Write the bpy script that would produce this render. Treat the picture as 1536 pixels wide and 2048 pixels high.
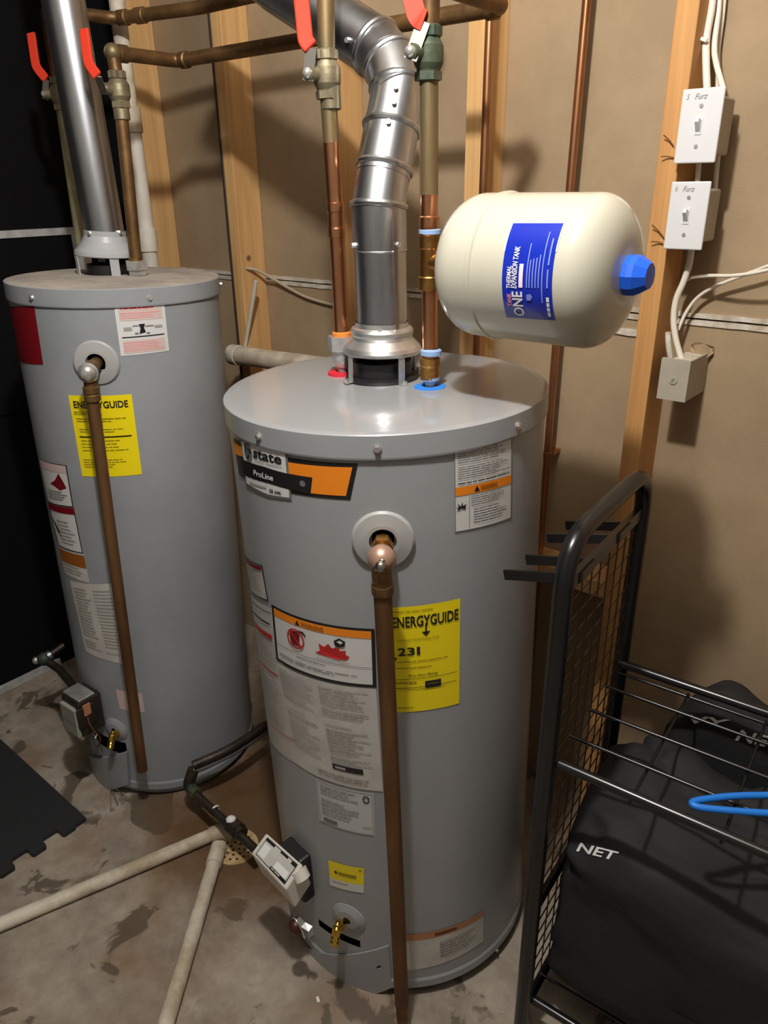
import bpy, bmesh, math, random
import numpy as np
from mathutils import Vector, Matrix, noise
random.seed(7)
for o in list(bpy.data.objects): bpy.data.objects.remove(o)
SC = bpy.context.scene; COL = SC.collection
V = lambda *a: np.array(a if len(a) > 1 else a[0], float)

# ------------------------------------------------------------------ camera
F = 1486.177                                    # focal length in pixels of the 1536x2048 frame
CAM = V(0, 0, 1.51464)
FW = V(-0.58852767, 0.70137996, -0.40212105)
RT = V(0.76957919, 0.63842338, -0.0127854)
UP = V(-0.24775606, 0.31698855, 0.91549724)
cam = bpy.data.cameras.new('camera'); cam.sensor_fit = 'VERTICAL'; cam.sensor_height = 36
cam.lens = 36 * F / 2048; cam.clip_start = .02
co = bpy.data.objects.new('camera', cam); COL.objects.link(co)
co.matrix_world = Matrix(((RT[0], UP[0], -FW[0], CAM[0]), (RT[1], UP[1], -FW[1], CAM[1]), (RT[2], UP[2], -FW[2], CAM[2]), (0, 0, 0, 1)))
SC.camera = co
# ------------------------------------------------------------------ world, lamp, exposure
w = bpy.data.worlds.new('world'); SC.world = w; w.use_nodes = True
w.node_tree.nodes['Background'].inputs[0].default_value = (1.0, .93, .84, 1)
w.node_tree.nodes['Background'].inputs[1].default_value = 0.
LAMP = (-.46, .37, 2.29)
ld = bpy.data.lights.new('ceiling_bulb_offscreen', 'POINT'); ld.energy = 62; ld.color = (1, .975, .945); ld.shadow_soft_size = .035
lo = bpy.data.objects.new('ceiling_bulb_offscreen', ld); COL.objects.link(lo); lo.location = LAMP
SC.view_settings.view_transform = 'Standard'; SC.view_settings.look = 'None'
SC.view_settings.exposure = 0.22; SC.view_settings.gamma = 1; SC.view_settings.use_curve_mapping = False

# ------------------------------------------------------------------ pixel helpers (a pixel gives a direction; depth comes from the plane)
def ray(x, y): return FW + RT * (x - 768) / F + UP * (1024 - y) / F
def atX(x, y, X): d = ray(x, y); return CAM + d * (X - CAM[0]) / d[0]
def atY(x, y, Y): d = ray(x, y); return CAM + d * (Y - CAM[1]) / d[1]
def atZ(x, y, Z=0.): d = ray(x, y); return CAM + d * (Z - CAM[2]) / d[2]
RH = V(RT[0], RT[1], 0); RH /= np.linalg.norm(RH)
def up(b, x, y):                                # point above b (nearly plumb) seen at the pixel
    d = ray(x, y); s = np.linalg.solve(np.stack([V(0, 0, 1), RH, -d], 1), CAM - b)
    return b + V(0, 0, s[0]) + RH * s[1]
def atD(x, y, dep): return CAM + ray(x, y) * dep
def depth(p): return float((p - CAM) @ FW)

# ------------------------------------------------------------------ materials
MATS = {}
def mat(name, col, rough=.5, metal=0., spec=.5, var=None, vscale=8., stretch=None, bump=0., bscale=60., col2=None, coat=0., rvar=0.):
    """Principled with optional noise between two colours and optional fine bump."""
    if name in MATS: return MATS[name]
    m = bpy.data.materials.new(name); m.use_nodes = True; nt = m.node_tree; b = nt.nodes['Principled BSDF']
    b.inputs['Base Color'].default_value = (*col, 1); b.inputs['Roughness'].default_value = rough
    b.inputs['Metallic'].default_value = metal; b.inputs['Specular IOR Level'].default_value = spec
    if coat: b.inputs['Coat Weight'].default_value = coat; b.inputs['Coat Roughness'].default_value = .08
    if col2 is not None or bump:
        tc = nt.nodes.new('ShaderNodeTexCoord'); mp = nt.nodes.new('ShaderNodeMapping'); nt.links.new(tc.outputs['Object'], mp.inputs[0])
        if stretch: mp.inputs['Scale'].default_value = stretch
    if col2 is not None:
        n = nt.nodes.new('ShaderNodeTexNoise'); n.inputs['Scale'].default_value = vscale; n.inputs['Detail'].default_value = 6; n.inputs['Roughness'].default_value = .65
        nt.links.new(mp.outputs[0], n.inputs[0])
        r = nt.nodes.new('ShaderNodeValToRGB'); lo_, hi_ = var or (.38, .62)
        r.color_ramp.elements[0].position = lo_; r.color_ramp.elements[1].position = hi_
        r.color_ramp.elements[0].color = (*col, 1); r.color_ramp.elements[1].color = (*col2, 1)
        nt.links.new(n.outputs[0], r.inputs[0]); nt.links.new(r.outputs[0], b.inputs['Base Color'])
        if rvar:
            mm = nt.nodes.new('ShaderNodeMapRange'); mm.inputs[3].default_value = rough; mm.inputs[4].default_value = rough + rvar
            nt.links.new(n.outputs[0], mm.inputs[0]); nt.links.new(mm.outputs[0], b.inputs['Roughness'])
    if bump:
        n2 = nt.nodes.new('ShaderNodeTexNoise'); n2.inputs['Scale'].default_value = bscale; n2.inputs['Detail'].default_value = 5
        nt.links.new(mp.outputs[0], n2.inputs[0])
        bp = nt.nodes.new('ShaderNodeBump'); bp.inputs['Strength'].default_value = bump; bp.inputs['Distance'].default_value = .004
        nt.links.new(n2.outputs[0], bp.inputs['Height']); nt.links.new(bp.outputs[0], b.inputs['Normal'])
    MATS[name] = m; return m
def srgb(r, g, b):
    f = lambda c: (c / 255 / 12.92) if c / 255 <= .04045 else ((c / 255 + .055) / 1.055) ** 2.4
    return (f(r), f(g), f(b))

def floor_material():
    m = bpy.data.materials.new('stained_concrete'); m.use_nodes = True; nt = m.node_tree; b = nt.nodes['Principled BSDF']; L = nt.links.new
    tc = nt.nodes.new('ShaderNodeTexCoord')
    def nz(s, d=6, r=.6, dist=0., off=0.):
        mp = nt.nodes.new('ShaderNodeMapping'); mp.inputs['Location'].default_value = (off, off * .7, 0); L(tc.outputs['Object'], mp.inputs[0])
        n = nt.nodes.new('ShaderNodeTexNoise'); n.inputs['Scale'].default_value = s; n.inputs['Detail'].default_value = d; n.inputs['Roughness'].default_value = r; n.inputs['Distortion'].default_value = dist
        L(mp.outputs[0], n.inputs[0]); return n.outputs[0]
    def ramp(src, stops):
        r = nt.nodes.new('ShaderNodeValToRGB'); e = r.color_ramp.elements
        while len(e) < len(stops): e.new(.5)
        for i, (p, c) in enumerate(stops): e[i].position = p; e[i].color = (c, c, c, 1) if not isinstance(c, tuple) else (*c, 1)
        L(src, r.inputs[0]); return r.outputs[0]
    def mix(a, c2, fac):
        x = nt.nodes.new('ShaderNodeMix'); x.data_type = 'RGBA'; L(fac, x.inputs[0]); L(a, x.inputs[6])
        if isinstance(c2, tuple): x.inputs[7].default_value = (*c2, 1)
        else: L(c2, x.inputs[7])
        return x.outputs[2]
    base = ramp(nz(7, 8, .7), [(.3, srgb(118, 107, 94)), (.7, srgb(178, 166, 150))])
    rust = ramp(nz(3.2, 5, .6, .4, 4.1), [(.47, 0), (.68, .8)])
    c = mix(base, srgb(120, 90, 62), rust)
    wet = ramp(nz(7.5, 4, .55, .7, 9.3), [(.575, 0), (.61, .8)])
    c = mix(c, srgb(82, 70, 56), wet)
    pale = ramp(nz(6, 7, .7, .2, 17.), [(.6, 0), (.75, .55)])
    c = mix(c, srgb(196, 188, 174), pale)
    # brown mineral stain around the floor drain, deepened with painted shade between the heaters
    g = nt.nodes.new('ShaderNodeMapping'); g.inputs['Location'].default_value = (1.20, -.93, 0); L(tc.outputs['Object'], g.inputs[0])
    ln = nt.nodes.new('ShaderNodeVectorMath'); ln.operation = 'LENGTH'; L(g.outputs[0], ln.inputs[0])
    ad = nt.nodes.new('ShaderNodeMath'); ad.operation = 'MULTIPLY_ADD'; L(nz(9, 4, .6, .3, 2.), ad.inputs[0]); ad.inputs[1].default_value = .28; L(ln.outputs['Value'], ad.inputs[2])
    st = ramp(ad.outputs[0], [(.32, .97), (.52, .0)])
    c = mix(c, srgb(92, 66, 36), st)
    L(c, b.inputs['Base Color'])
    rr = nt.nodes.new('ShaderNodeMapRange'); rr.inputs[3].default_value = .8; rr.inputs[4].default_value = .45; L(wet, rr.inputs[0]); L(rr.outputs[0], b.inputs['Roughness'])
    bp = nt.nodes.new('ShaderNodeBump'); bp.inputs['Strength'].default_value = .35; bp.inputs['Distance'].default_value = .004; L(nz(45, 6, .7), bp.inputs['Height']); L(bp.outputs[0], b.inputs['Normal'])
    return m
def wood_material(name, c1, c2):
    m = bpy.data.materials.new(name); m.use_nodes = True; nt = m.node_tree; b = nt.nodes['Principled BSDF']; L = nt.links.new
    tc = nt.nodes.new('ShaderNodeTexCoord'); mp = nt.nodes.new('ShaderNodeMapping'); mp.inputs['Scale'].default_value = (60, 25, 1.6); L(tc.outputs['Object'], mp.inputs[0])
    n = nt.nodes.new('ShaderNodeTexNoise'); n.inputs['Scale'].default_value = 1.2; n.inputs['Detail'].default_value = 5; n.inputs['Distortion'].default_value = .6; L(mp.outputs[0], n.inputs[0])
    r = nt.nodes.new('ShaderNodeValToRGB'); r.color_ramp.elements[0].position = .3; r.color_ramp.elements[1].position = .7
    r.color_ramp.elements[0].color = (*c1, 1); r.color_ramp.elements[1].color = (*c2, 1); L(n.outputs[0], r.inputs[0])
    v = nt.nodes.new('ShaderNodeTexVoronoi'); v.inputs['Scale'].default_value = 5.5; L(tc.outputs['Object'], v.inputs[0])
    k = nt.nodes.new('ShaderNodeValToRGB'); k.color_ramp.elements[0].position = .03; k.color_ramp.elements[1].position = .06
    k.color_ramp.elements[0].color = (.10, .045, .015, 1); k.color_ramp.elements[1].color = (1, 1, 1, 1); L(v.outputs['Distance'], k.inputs[0])
    x = nt.nodes.new('ShaderNodeMix'); x.data_type = 'RGBA'; x.blend_type = 'MULTIPLY'; x.inputs[0].default_value = .8; L(r.outputs[0], x.inputs[6]); L(k.outputs[0], x.inputs[7]); L(x.outputs[2], b.inputs['Base Color'])
    b.inputs['Roughness'].default_value = .7
    return m

M = dict(
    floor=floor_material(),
    wood=wood_material('pine_wood', srgb(196, 148, 92), srgb(226, 182, 122)),
    wood2=wood_material('amber_pine_wood', srgb(182, 130, 74), srgb(204, 152, 92)),
    drywall=mat('brown_drywall_paper', srgb(152, 130, 101), .85, col2=srgb(168, 145, 114), vscale=3.5, bump=.12, bscale=220),
    ceil=mat('ceiling_paint', srgb(178, 172, 162), .9, bump=.05), paint=mat('wall_paint', srgb(168, 165, 160), .8),
    tape=mat('joint_compound', srgb(214, 208, 196), .8, col2=srgb(176, 162, 140), vscale=30, bump=.5, bscale=80),
    black=mat('black_wall_paint', (.003, .003, .0035), .9, spec=.2, bump=.08, bscale=150),
    frame=mat('white_frame_paint', srgb(190, 190, 188), .6, col2=srgb(160, 160, 158), vscale=20),
    gray=mat('gray_enamel', srgb(158, 160, 162), .36, spec=.5, col2=srgb(150, 153, 156), vscale=3, coat=.15),
    lid=mat('gray_lid_enamel', srgb(158, 160, 162), .12, spec=.55, coat=.6),
    gray2=mat('gray_enamel_aged', srgb(152, 156, 160), .42, col2=srgb(142, 146, 150), vscale=4),
    lid2=mat('dusty_lid_enamel', srgb(178, 168, 154), .7, col2=srgb(150, 142, 134), vscale=14, bump=.2, bscale=200),
    hood2=mat('hood_gray_enamel', srgb(168, 170, 172), .3, coat=.4),
    galv=mat('galvanized_steel', srgb(208, 210, 213), .27, 1., col2=srgb(172, 174, 178), vscale=16, stretch=(1, 1, .15), rvar=.1),
    galvd=mat('galvanized_dull', srgb(184, 186, 189), .38, .95, col2=srgb(150, 152, 155), vscale=14, rvar=.15),
    alum=mat('spun_aluminum', srgb(228, 228, 226), .34, .9, col2=srgb(200, 200, 198), vscale=9),
    zinc=mat('zinc_plate', srgb(206, 206, 202), .38, .7, col2=srgb(176, 176, 174), vscale=40),
    steel=mat('polished_steel', srgb(215, 213, 208), .24, .75),
    copper=mat('bright_copper', srgb(222, 158, 116), .22, 1., col2=srgb(184, 124, 86), vscale=9, stretch=(1, 1, .3), rvar=.2),
    copperd=mat('tarnished_copper', srgb(98, 74, 48), .42, .75, col2=srgb(142, 108, 68), vscale=14, rvar=.15),
    copperb=mat('aged_brown_copper', srgb(92, 62, 38), .5, .5, col2=srgb(124, 90, 56), vscale=16, stretch=(1, 1, .2), rvar=.2),
    copperg=mat('patina_copper', srgb(116, 106, 78), .45, .7, col2=srgb(150, 118, 78), vscale=12, stretch=(1, 1, .25), rvar=.15),
    copperw=mat('wall_copper', srgb(204, 146, 104), .34, .9, col2=srgb(156, 106, 70), vscale=12, stretch=(1, 1, .2)),
    brass=mat('brass', srgb(196, 150, 84), .3, 1., col2=srgb(150, 104, 56), vscale=25, rvar=.15),
    brassb=mat('bright_brass', srgb(226, 190, 90), .18, 1.),
    brassg=mat('weathered_brass', srgb(118, 108, 86), .5, .7, col2=srgb(152, 142, 114), vscale=25, bump=.2),
    patina=mat('green_patina', srgb(52, 68, 54), .6, .4, col2=srgb(88, 90, 68), vscale=22, bump=.3),
    iron=mat('black_iron_pipe', srgb(46, 42, 38), .5, .6, col2=srgb(72, 62, 52), vscale=22, bump=.3),
    flex=mat('gray_flex_line', srgb(120, 120, 120), .35, .4),
    solder=mat('solder', srgb(180, 176, 170), .3, 1.),
    red=mat('red_vinyl', srgb(206, 56, 34), .6, spec=.25),
    redring=mat('red_gasket', srgb(214, 40, 60), .5), bluering=mat('blue_gasket', srgb(50, 130, 220), .5),
    bluetape=mat('blue_tape', srgb(140, 170, 212), .6), orange=mat('orange_tape', srgb(222, 130, 50), .5),
    cream=mat('cream_enamel', srgb(193, 189, 172), .2, coat=.4), bluecap=mat('blue_plastic', srgb(28, 92, 216), .38),
    pvc=mat('white_pvc', srgb(214, 208, 196), .5, col2=srgb(196, 188, 172), vscale=10), pvcd=mat('dirty_pvc', srgb(214, 205, 188), .65, col2=srgb(172, 156, 132), vscale=12, stretch=(1, 1, 1), bump=.15),
    plate=mat('white_switch_plastic', srgb(212, 212, 212), .35), boxg=mat('gray_box_plastic', srgb(176, 168, 152), .55, col2=srgb(164, 155, 138), vscale=10),
    cable=mat('white_cable_jacket', srgb(222, 214, 198), .5), cabled=mat('dull_cable_jacket', srgb(180, 164, 140), .6), darkline=mat('dark_line', srgb(50, 40, 32), .6),
    blackm=mat('black_powder_coat', (.008, .008, .009), .25, spec=.6), blackp=mat('black_plastic', (.012, .012, .013), .45),
    chromew=mat('dark_chrome_wire', srgb(150, 145, 140), .25, 1.),
    bag=mat('black_nylon', (.020, .020, .021), .75, spec=.3, bump=.3, bscale=90), rubber=mat('black_rubber', (.016, .017, .019), .75, bump=.3, bscale=260),
    whitep=mat('white_print', srgb(226, 226, 224), .5), paper=mat('white_label', srgb(214, 214, 212), .35), paperg=mat('gray_label', srgb(202, 200, 194), .4, col2=srgb(188, 186, 180), vscale=20),
    silverl=mat('silver_label', srgb(196, 198, 198), .4), ink=mat('black_ink', (.012, .012, .013), .4), inkg=mat('gray_ink', srgb(112, 110, 108), .5), inkl=mat('light_gray_ink', srgb(158, 156, 152), .5),
    yellow=mat('yellow_label', srgb(244, 222, 20), .35), orangel=mat('orange_label', srgb(240, 138, 30), .35), redl=mat('red_print', srgb(196, 40, 40), .4), maroon=mat('maroon_label', srgb(122, 16, 26), .4),
    pinkl=mat('pink_print', srgb(208, 186, 180), .5), navy=mat('blue_label', srgb(22, 44, 170), .22, coat=.4), lightb=mat('pale_blue_print', srgb(120, 136, 214), .4), pinkt=mat('salmon_print', srgb(240, 150, 150), .4),
    yink=mat('olive_ink', srgb(150, 136, 20), .5), brownink=mat('brown_ink', srgb(150, 84, 24), .5),
    whiteplast=mat('white_control_plastic', srgb(214, 208, 198), .4), dirt=mat('dark_soil', srgb(60, 44, 28), .9, col2=srgb(96, 70, 40), vscale=30, bump=.6, bscale=60),
    grate=mat('cream_drain_plastic', srgb(206, 186, 140), .6, col2=srgb(170, 140, 92), vscale=30), crumple=mat('yellowed_paper', srgb(186, 160, 112), .8),
    fadedo=mat('faded_orange_print', srgb(186, 126, 90), .5),
    ppink=mat('pale_pink_print', srgb(236, 214, 226), .5),
    meshw=mat('mesh_wire', srgb(96, 82, 68), .28, .9), bstrap=mat('blue_strap', srgb(28, 120, 214), .45),
    leverm=mat('dull_lever_steel', srgb(112, 108, 100), .5, .6),
    nail=mat('rusty_wire', srgb(120, 72, 36), .6, .5), gauge=mat('gray_gauge', srgb(150, 150, 140), .4),
)

# ------------------------------------------------------------------ mesh builder
def plate2d(outer, holes, z0, z1):
    """flat plate with holes: filled 2D curve of given outline, given thickness"""
    cu = bpy.data.curves.new('p', 'CURVE'); cu.dimensions = '2D'; cu.fill_mode = 'BOTH'; cu.extrude = (z1 - z0) / 2
    for lp in [outer] + holes:
        sp = cu.splines.new('POLY'); sp.points.add(len(lp) - 1); sp.use_cyclic_u = True
        for k, p in enumerate(lp): sp.points[k].co = (p[0], p[1], 0, 1)
    o = bpy.data.objects.new('p', cu); COL.objects.link(o); dg = bpy.context.evaluated_depsgraph_get(); dg.update()
    me = bpy.data.meshes.new_from_object(o.evaluated_get(dg)); vs = [(v.co[0], v.co[1], v.co[2] + (z0 + z1) / 2) for v in me.vertices]; fs = [tuple(p.vertices) for p in me.polygons]
    bpy.data.objects.remove(o); bpy.data.curves.remove(cu); bpy.data.meshes.remove(me); return vs, fs
def circle(c, r, n): return [(c[0] + r * math.cos(2 * math.pi * k / n), c[1] + r * math.sin(2 * math.pi * k / n)) for k in range(n)]
class MB:
    def __init__(s): s.v = []; s.f = []; s.sm = []
    def add(s, vs, fs, smooth=False):
        k = len(s.v); s.v += [tuple(map(float, p)) for p in vs]; s.f += [tuple(i + k for i in f) for f in fs]; s.sm += [smooth] * len(fs); return s
    def box(s, lo, hi, R=None, o=None, bev=0.):
        lo = V(lo); hi = V(hi)
        bm = bmesh.new(); bmesh.ops.create_cube(bm, size=1)
        for q in bm.verts: q.co = Vector(((lo + hi) / 2 + V(q.co) * (hi - lo)))
        if bev: bmesh.ops.bevel(bm, geom=list(bm.edges), offset=bev, segments=2, affect='EDGES', profile=.5)
        bm.verts.ensure_lookup_table(); vs = [V(q.co) for q in bm.verts]; fs = [[q.index for q in f.verts] for f in bm.faces]; bm.free()
        if R is not None: vs = [R @ p for p in vs]
        if o is not None: vs = [p + V(o) for p in vs]
        return s.add(vs, fs)
    def tube(s, path, r, n=14, caps=True, smooth=True):
        P = [V(p) for p in path]; m = len(P); rr = [r] * m if np.isscalar(r) else list(r)
        T = []
        for i in range(m):
            a = P[i] - P[i - 1] if i else P[1] - P[0]; b = P[i + 1] - P[i] if i < m - 1 else P[-1] - P[-2]
            a = a / (np.linalg.norm(a) + 1e-12); b = b / (np.linalg.norm(b) + 1e-12); t = a + b; T.append(t / (np.linalg.norm(t) + 1e-12))
        ref = V(0, 0, 1) if abs(T[0][2]) < .9 else V(1, 0, 0)
        e = np.cross(T[0], ref); e /= np.linalg.norm(e); vs = []
        for i in range(m):
            e = e - T[i] * (e @ T[i]); e /= np.linalg.norm(e); g = np.cross(T[i], e)
            for k in range(n):
                a = 2 * math.pi * k / n; vs.append(P[i] + rr[i] * (math.cos(a) * e + math.sin(a) * g))
        fs = [(i * n + k, i * n + (k + 1) % n, (i + 1) * n + (k + 1) % n, (i + 1) * n + k) for i in range(m - 1) for k in range(n)]
        s.add(vs, fs, smooth)
        if caps: s.add(vs[:n], [tuple(range(n - 1, -1, -1))]); s.add(vs[-n:], [tuple(range(n))])
        return s
    def lathe(s, prof, o=(0, 0, 0), ax=(0, 0, 1), n=48, smooth=True, sharp=()):
        """profile of (radius, height) turned about the axis ax through o"""
        o = V(o); ax = V(ax); ax /= np.linalg.norm(ax); ref = V(0, 0, 1) if abs(ax[2]) < .9 else V(1, 0, 0)
        e = np.cross(ref, ax); e /= np.linalg.norm(e); g = np.cross(ax, e); m = len(prof); vs = []
        for (rr, h) in prof:
            for k in range(n):
                a = 2 * math.pi * k / n; vs.append(o + ax * h + max(rr, 1e-5) * (math.cos(a) * e + math.sin(a) * g))
        for i in range(m - 1):
            s.add(vs[i * n:(i + 2) * n], [(k, (k + 1) % n, n + (k + 1) % n, n + k) for k in range(n)], smooth)
        return s
    def cyl(s, a, b, r, r2=None, n=16, smooth=True): return s.tube([a, b], [r, r2 if r2 is not None else r], n, True, smooth)
    def hexn(s, a, b, r): return s.tube([a, b], r, 6, True, False)
    def ball(s, c, r, n=14, sc=(1, 1, 1)):
        vs = [V(c) + V(0, 0, r * sc[2])]; m = n // 2
        for i in range(1, m):
            t = math.pi * i / m
            for k in range(n):
                a = 2 * math.pi * k / n; vs.append(V(c) + V(r * sc[0] * math.sin(t) * math.cos(a), r * sc[1] * math.sin(t) * math.sin(a), r * sc[2] * math.cos(t)))
        vs.append(V(c) - V(0, 0, r * sc[2])); fs = []
        for k in range(n): fs.append((0, 1 + k, 1 + (k + 1) % n))
        for i in range(m - 2):
            for k in range(n): fs.append((1 + i * n + k, 1 + (i + 1) * n + k, 1 + (i + 1) * n + (k + 1) % n, 1 + i * n + (k + 1) % n))
        for k in range(n): fs.append((len(vs) - 1, 1 + (m - 2) * n + (k + 1) % n, 1 + (m - 2) * n + k))
        return s.add(vs, fs, True)
    def strip(s, pts, side, wdt, th, nrm=None):
        """flat bar along pts, width along 'side', thickness along the normal"""
        P = [V(p) for p in pts]; m = len(P); vs = []
        for i in range(m):
            t = P[min(i + 1, m - 1)] - P[max(i - 1, 0)]; t /= np.linalg.norm(t); sd = V(side); sd = sd - t * (sd @ t); sd /= np.linalg.norm(sd); nn = np.cross(t, sd)
            for a, b in ((-1, -1), (1, -1), (1, 1), (-1, 1)): vs.append(P[i] + sd * a * wdt / 2 + nn * b * th / 2)
        fs = [(i * 4 + k, i * 4 + (k + 1) % 4, (i + 1) * 4 + (k + 1) % 4, (i + 1) * 4 + k) for i in range(m - 1) for k in range(4)]
        fs += [(3, 2, 1, 0), tuple(range(4 * m - 4, 4 * m))]
        return s.add(vs, fs)
    def prism(s, loop_a, loop_b):
        n = len(loop_a); s.add(list(loop_a) + list(loop_b), [tuple(range(n - 1, -1, -1)), tuple(range(n, 2 * n))] + [(k, (k + 1) % n, n + (k + 1) % n, n + k) for k in range(n)]); return s
    def mesh(s, name, org=None):
        me = bpy.data.meshes.new(name); vs = s.v if org is None else [(p[0] - org[0], p[1] - org[1], p[2] - org[2]) for p in s.v]
        me.from_pydata(vs, [], s.f); me.polygons.foreach_set('use_smooth', s.sm); me.update()
        bm = bmesh.new(); bm.from_mesh(me); bmesh.ops.recalc_face_normals(bm, faces=bm.faces) if s.__dict__.get('recalc', True) else None; bm.to_mesh(me); bm.free()
        return me
    def build(s, name, m, parent=None):
        org = ORG.get(parent.name) if parent is not None else None
        me = s.mesh(name, org); me.materials.append(M[m] if isinstance(m, str) else m)
        o = bpy.data.objects.new(name, me); COL.objects.link(o)
        if parent is not None: o.parent = parent; ORG[o.name] = org
        return o
ORG = {}
def tag(o, label, cat, group=None):
    o['label'] = label; o['category'] = cat
    if group: o['group'] = group
    return o
def struct(o): o['kind'] = 'structure'; return o
def thing(name, label, cat, loc=(0, 0, 0), group=None, rot=None, local=False):
    o = bpy.data.objects.new(name, None); COL.objects.link(o); o.empty_display_size = .05
    if rot is not None:
        mw = Matrix.Translation(Vector(loc)) @ rot.to_4x4(); o.matrix_world = mw
    else: o.location = Vector(loc)
    ORG[o.name] = None if local else tuple(map(float, loc))
    return tag(o, label, cat, group)
def single(mb, name, m, label, cat, group=None, org=None):
    """a thing that is one mesh, its origin at its base"""
    lo_ = V(np.min(np.array(mb.v), 0)); hi_ = V(np.max(np.array(mb.v), 0))
    b = V((lo_[0] + hi_[0]) / 2, (lo_[1] + hi_[1]) / 2, lo_[2]) if org is None else V(org)
    me = mb.mesh(name, b); me.materials.append(M[m]); o = bpy.data.objects.new(name, me); COL.objects.link(o); o.location = Vector(b)
    return tag(o, label, cat, group)
def fillet(pts, r, n=6):
    P = [V(p) for p in pts]; out = [P[0]]
    for i in range(1, len(P) - 1):
        a = P[i - 1] - P[i]; b = P[i + 1] - P[i]; la, lb = np.linalg.norm(a), np.linalg.norm(b); a /= la; b /= lb
        d = min(r, la * .48, lb * .48); p0 = P[i] + a * d; p2 = P[i] + b * d
        for k in range(n + 1): t = k / n; out.append((1 - t) ** 2 * p0 + 2 * t * (1 - t) * P[i] + t * t * p2)
    return out + [P[-1]]
def smooth_path(pts, n=8):
    P = [V(p) for p in pts]; P = [2 * P[0] - P[1]] + P + [2 * P[-1] - P[-2]]; out = []
    for i in range(1, len(P) - 2):
        for k in range(n):
            t = k / n; a, b, c, d = P[i - 1:i + 3]
            out.append(.5 * (2 * b + (c - a) * t + (2 * a - 5 * b + 4 * c - d) * t * t + (3 * b - a - 3 * c + d) * t ** 3))
    return out + [P[-2]]
_tc = {}
def text2d(txt, bold=False, shear=0.):
    key = (txt, bold, shear)
    if key in _tc: return _tc[key]
    cu = bpy.data.curves.new('t', 'FONT'); cu.body = txt; cu.size = 1; cu.shear = shear; cu.resolution_u = 3
    if bold: cu.offset = .022
    o = bpy.data.objects.new('t', cu); COL.objects.link(o); dg = bpy.context.evaluated_depsgraph_get(); dg.update()
    me = bpy.data.meshes.new_from_object(o.evaluated_get(dg)); vs = np.array([v.co[:2] for v in me.vertices]); fs = [tuple(p.vertices) for p in me.polygons]
    bpy.data.objects.remove(o); bpy.data.curves.remove(cu); bpy.data.meshes.remove(me)
    lo_, hi_ = vs.min(0), vs.max(0); vs = (vs - lo_) / (hi_ - lo_); _tc[key] = (vs, fs); return _tc[key]

# ------------------------------------------------------------------ curved label system
class Cyl:
    def __init__(s, o, ax, ref, R, M4=None):
        s.o = V(o); s.ax = V(ax) / np.linalg.norm(ax); s.e = V(ref) - s.ax * (V(ref) @ s.ax); s.e /= np.linalg.norm(s.e); s.g = np.cross(s.ax, s.e); s.R = R; s.inv = None if M4 is None else np.array(M4.inverted())
    def loc(s, p, isdir=False):
        if s.inv is None: return V(p)
        return s.inv[:3, :3] @ V(p) + (0 if isdir else s.inv[:3, 3])
    def hit(s, x, y, R=None):
        R = R or s.R; c = s.loc(CAM); d = s.loc(ray(x, y), True); q = c - s.o; A = V(d @ s.e, d @ s.g); B = V(q @ s.e, q @ s.g)
        a, b, k = A @ A, A @ B, B @ B - R * R; disc = b * b - a * k
        t = (-b - math.sqrt(max(disc, 0))) / a; p = q + d * t
        return V(math.atan2(p @ s.g, p @ s.e) * s.R, p @ s.ax)
    def pt(s, q, off=0.):
        a = q[0] / s.R; return s.o + s.ax * q[1] + (s.R + off) * (math.cos(a) * s.e + math.sin(a) * s.g)
    def nrm(s, q): a = q[0] / s.R; return math.cos(a) * s.e + math.sin(a) * s.g
    def tan(s, q): a = q[0] / s.R; return -math.sin(a) * s.e + math.cos(a) * s.g
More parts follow.
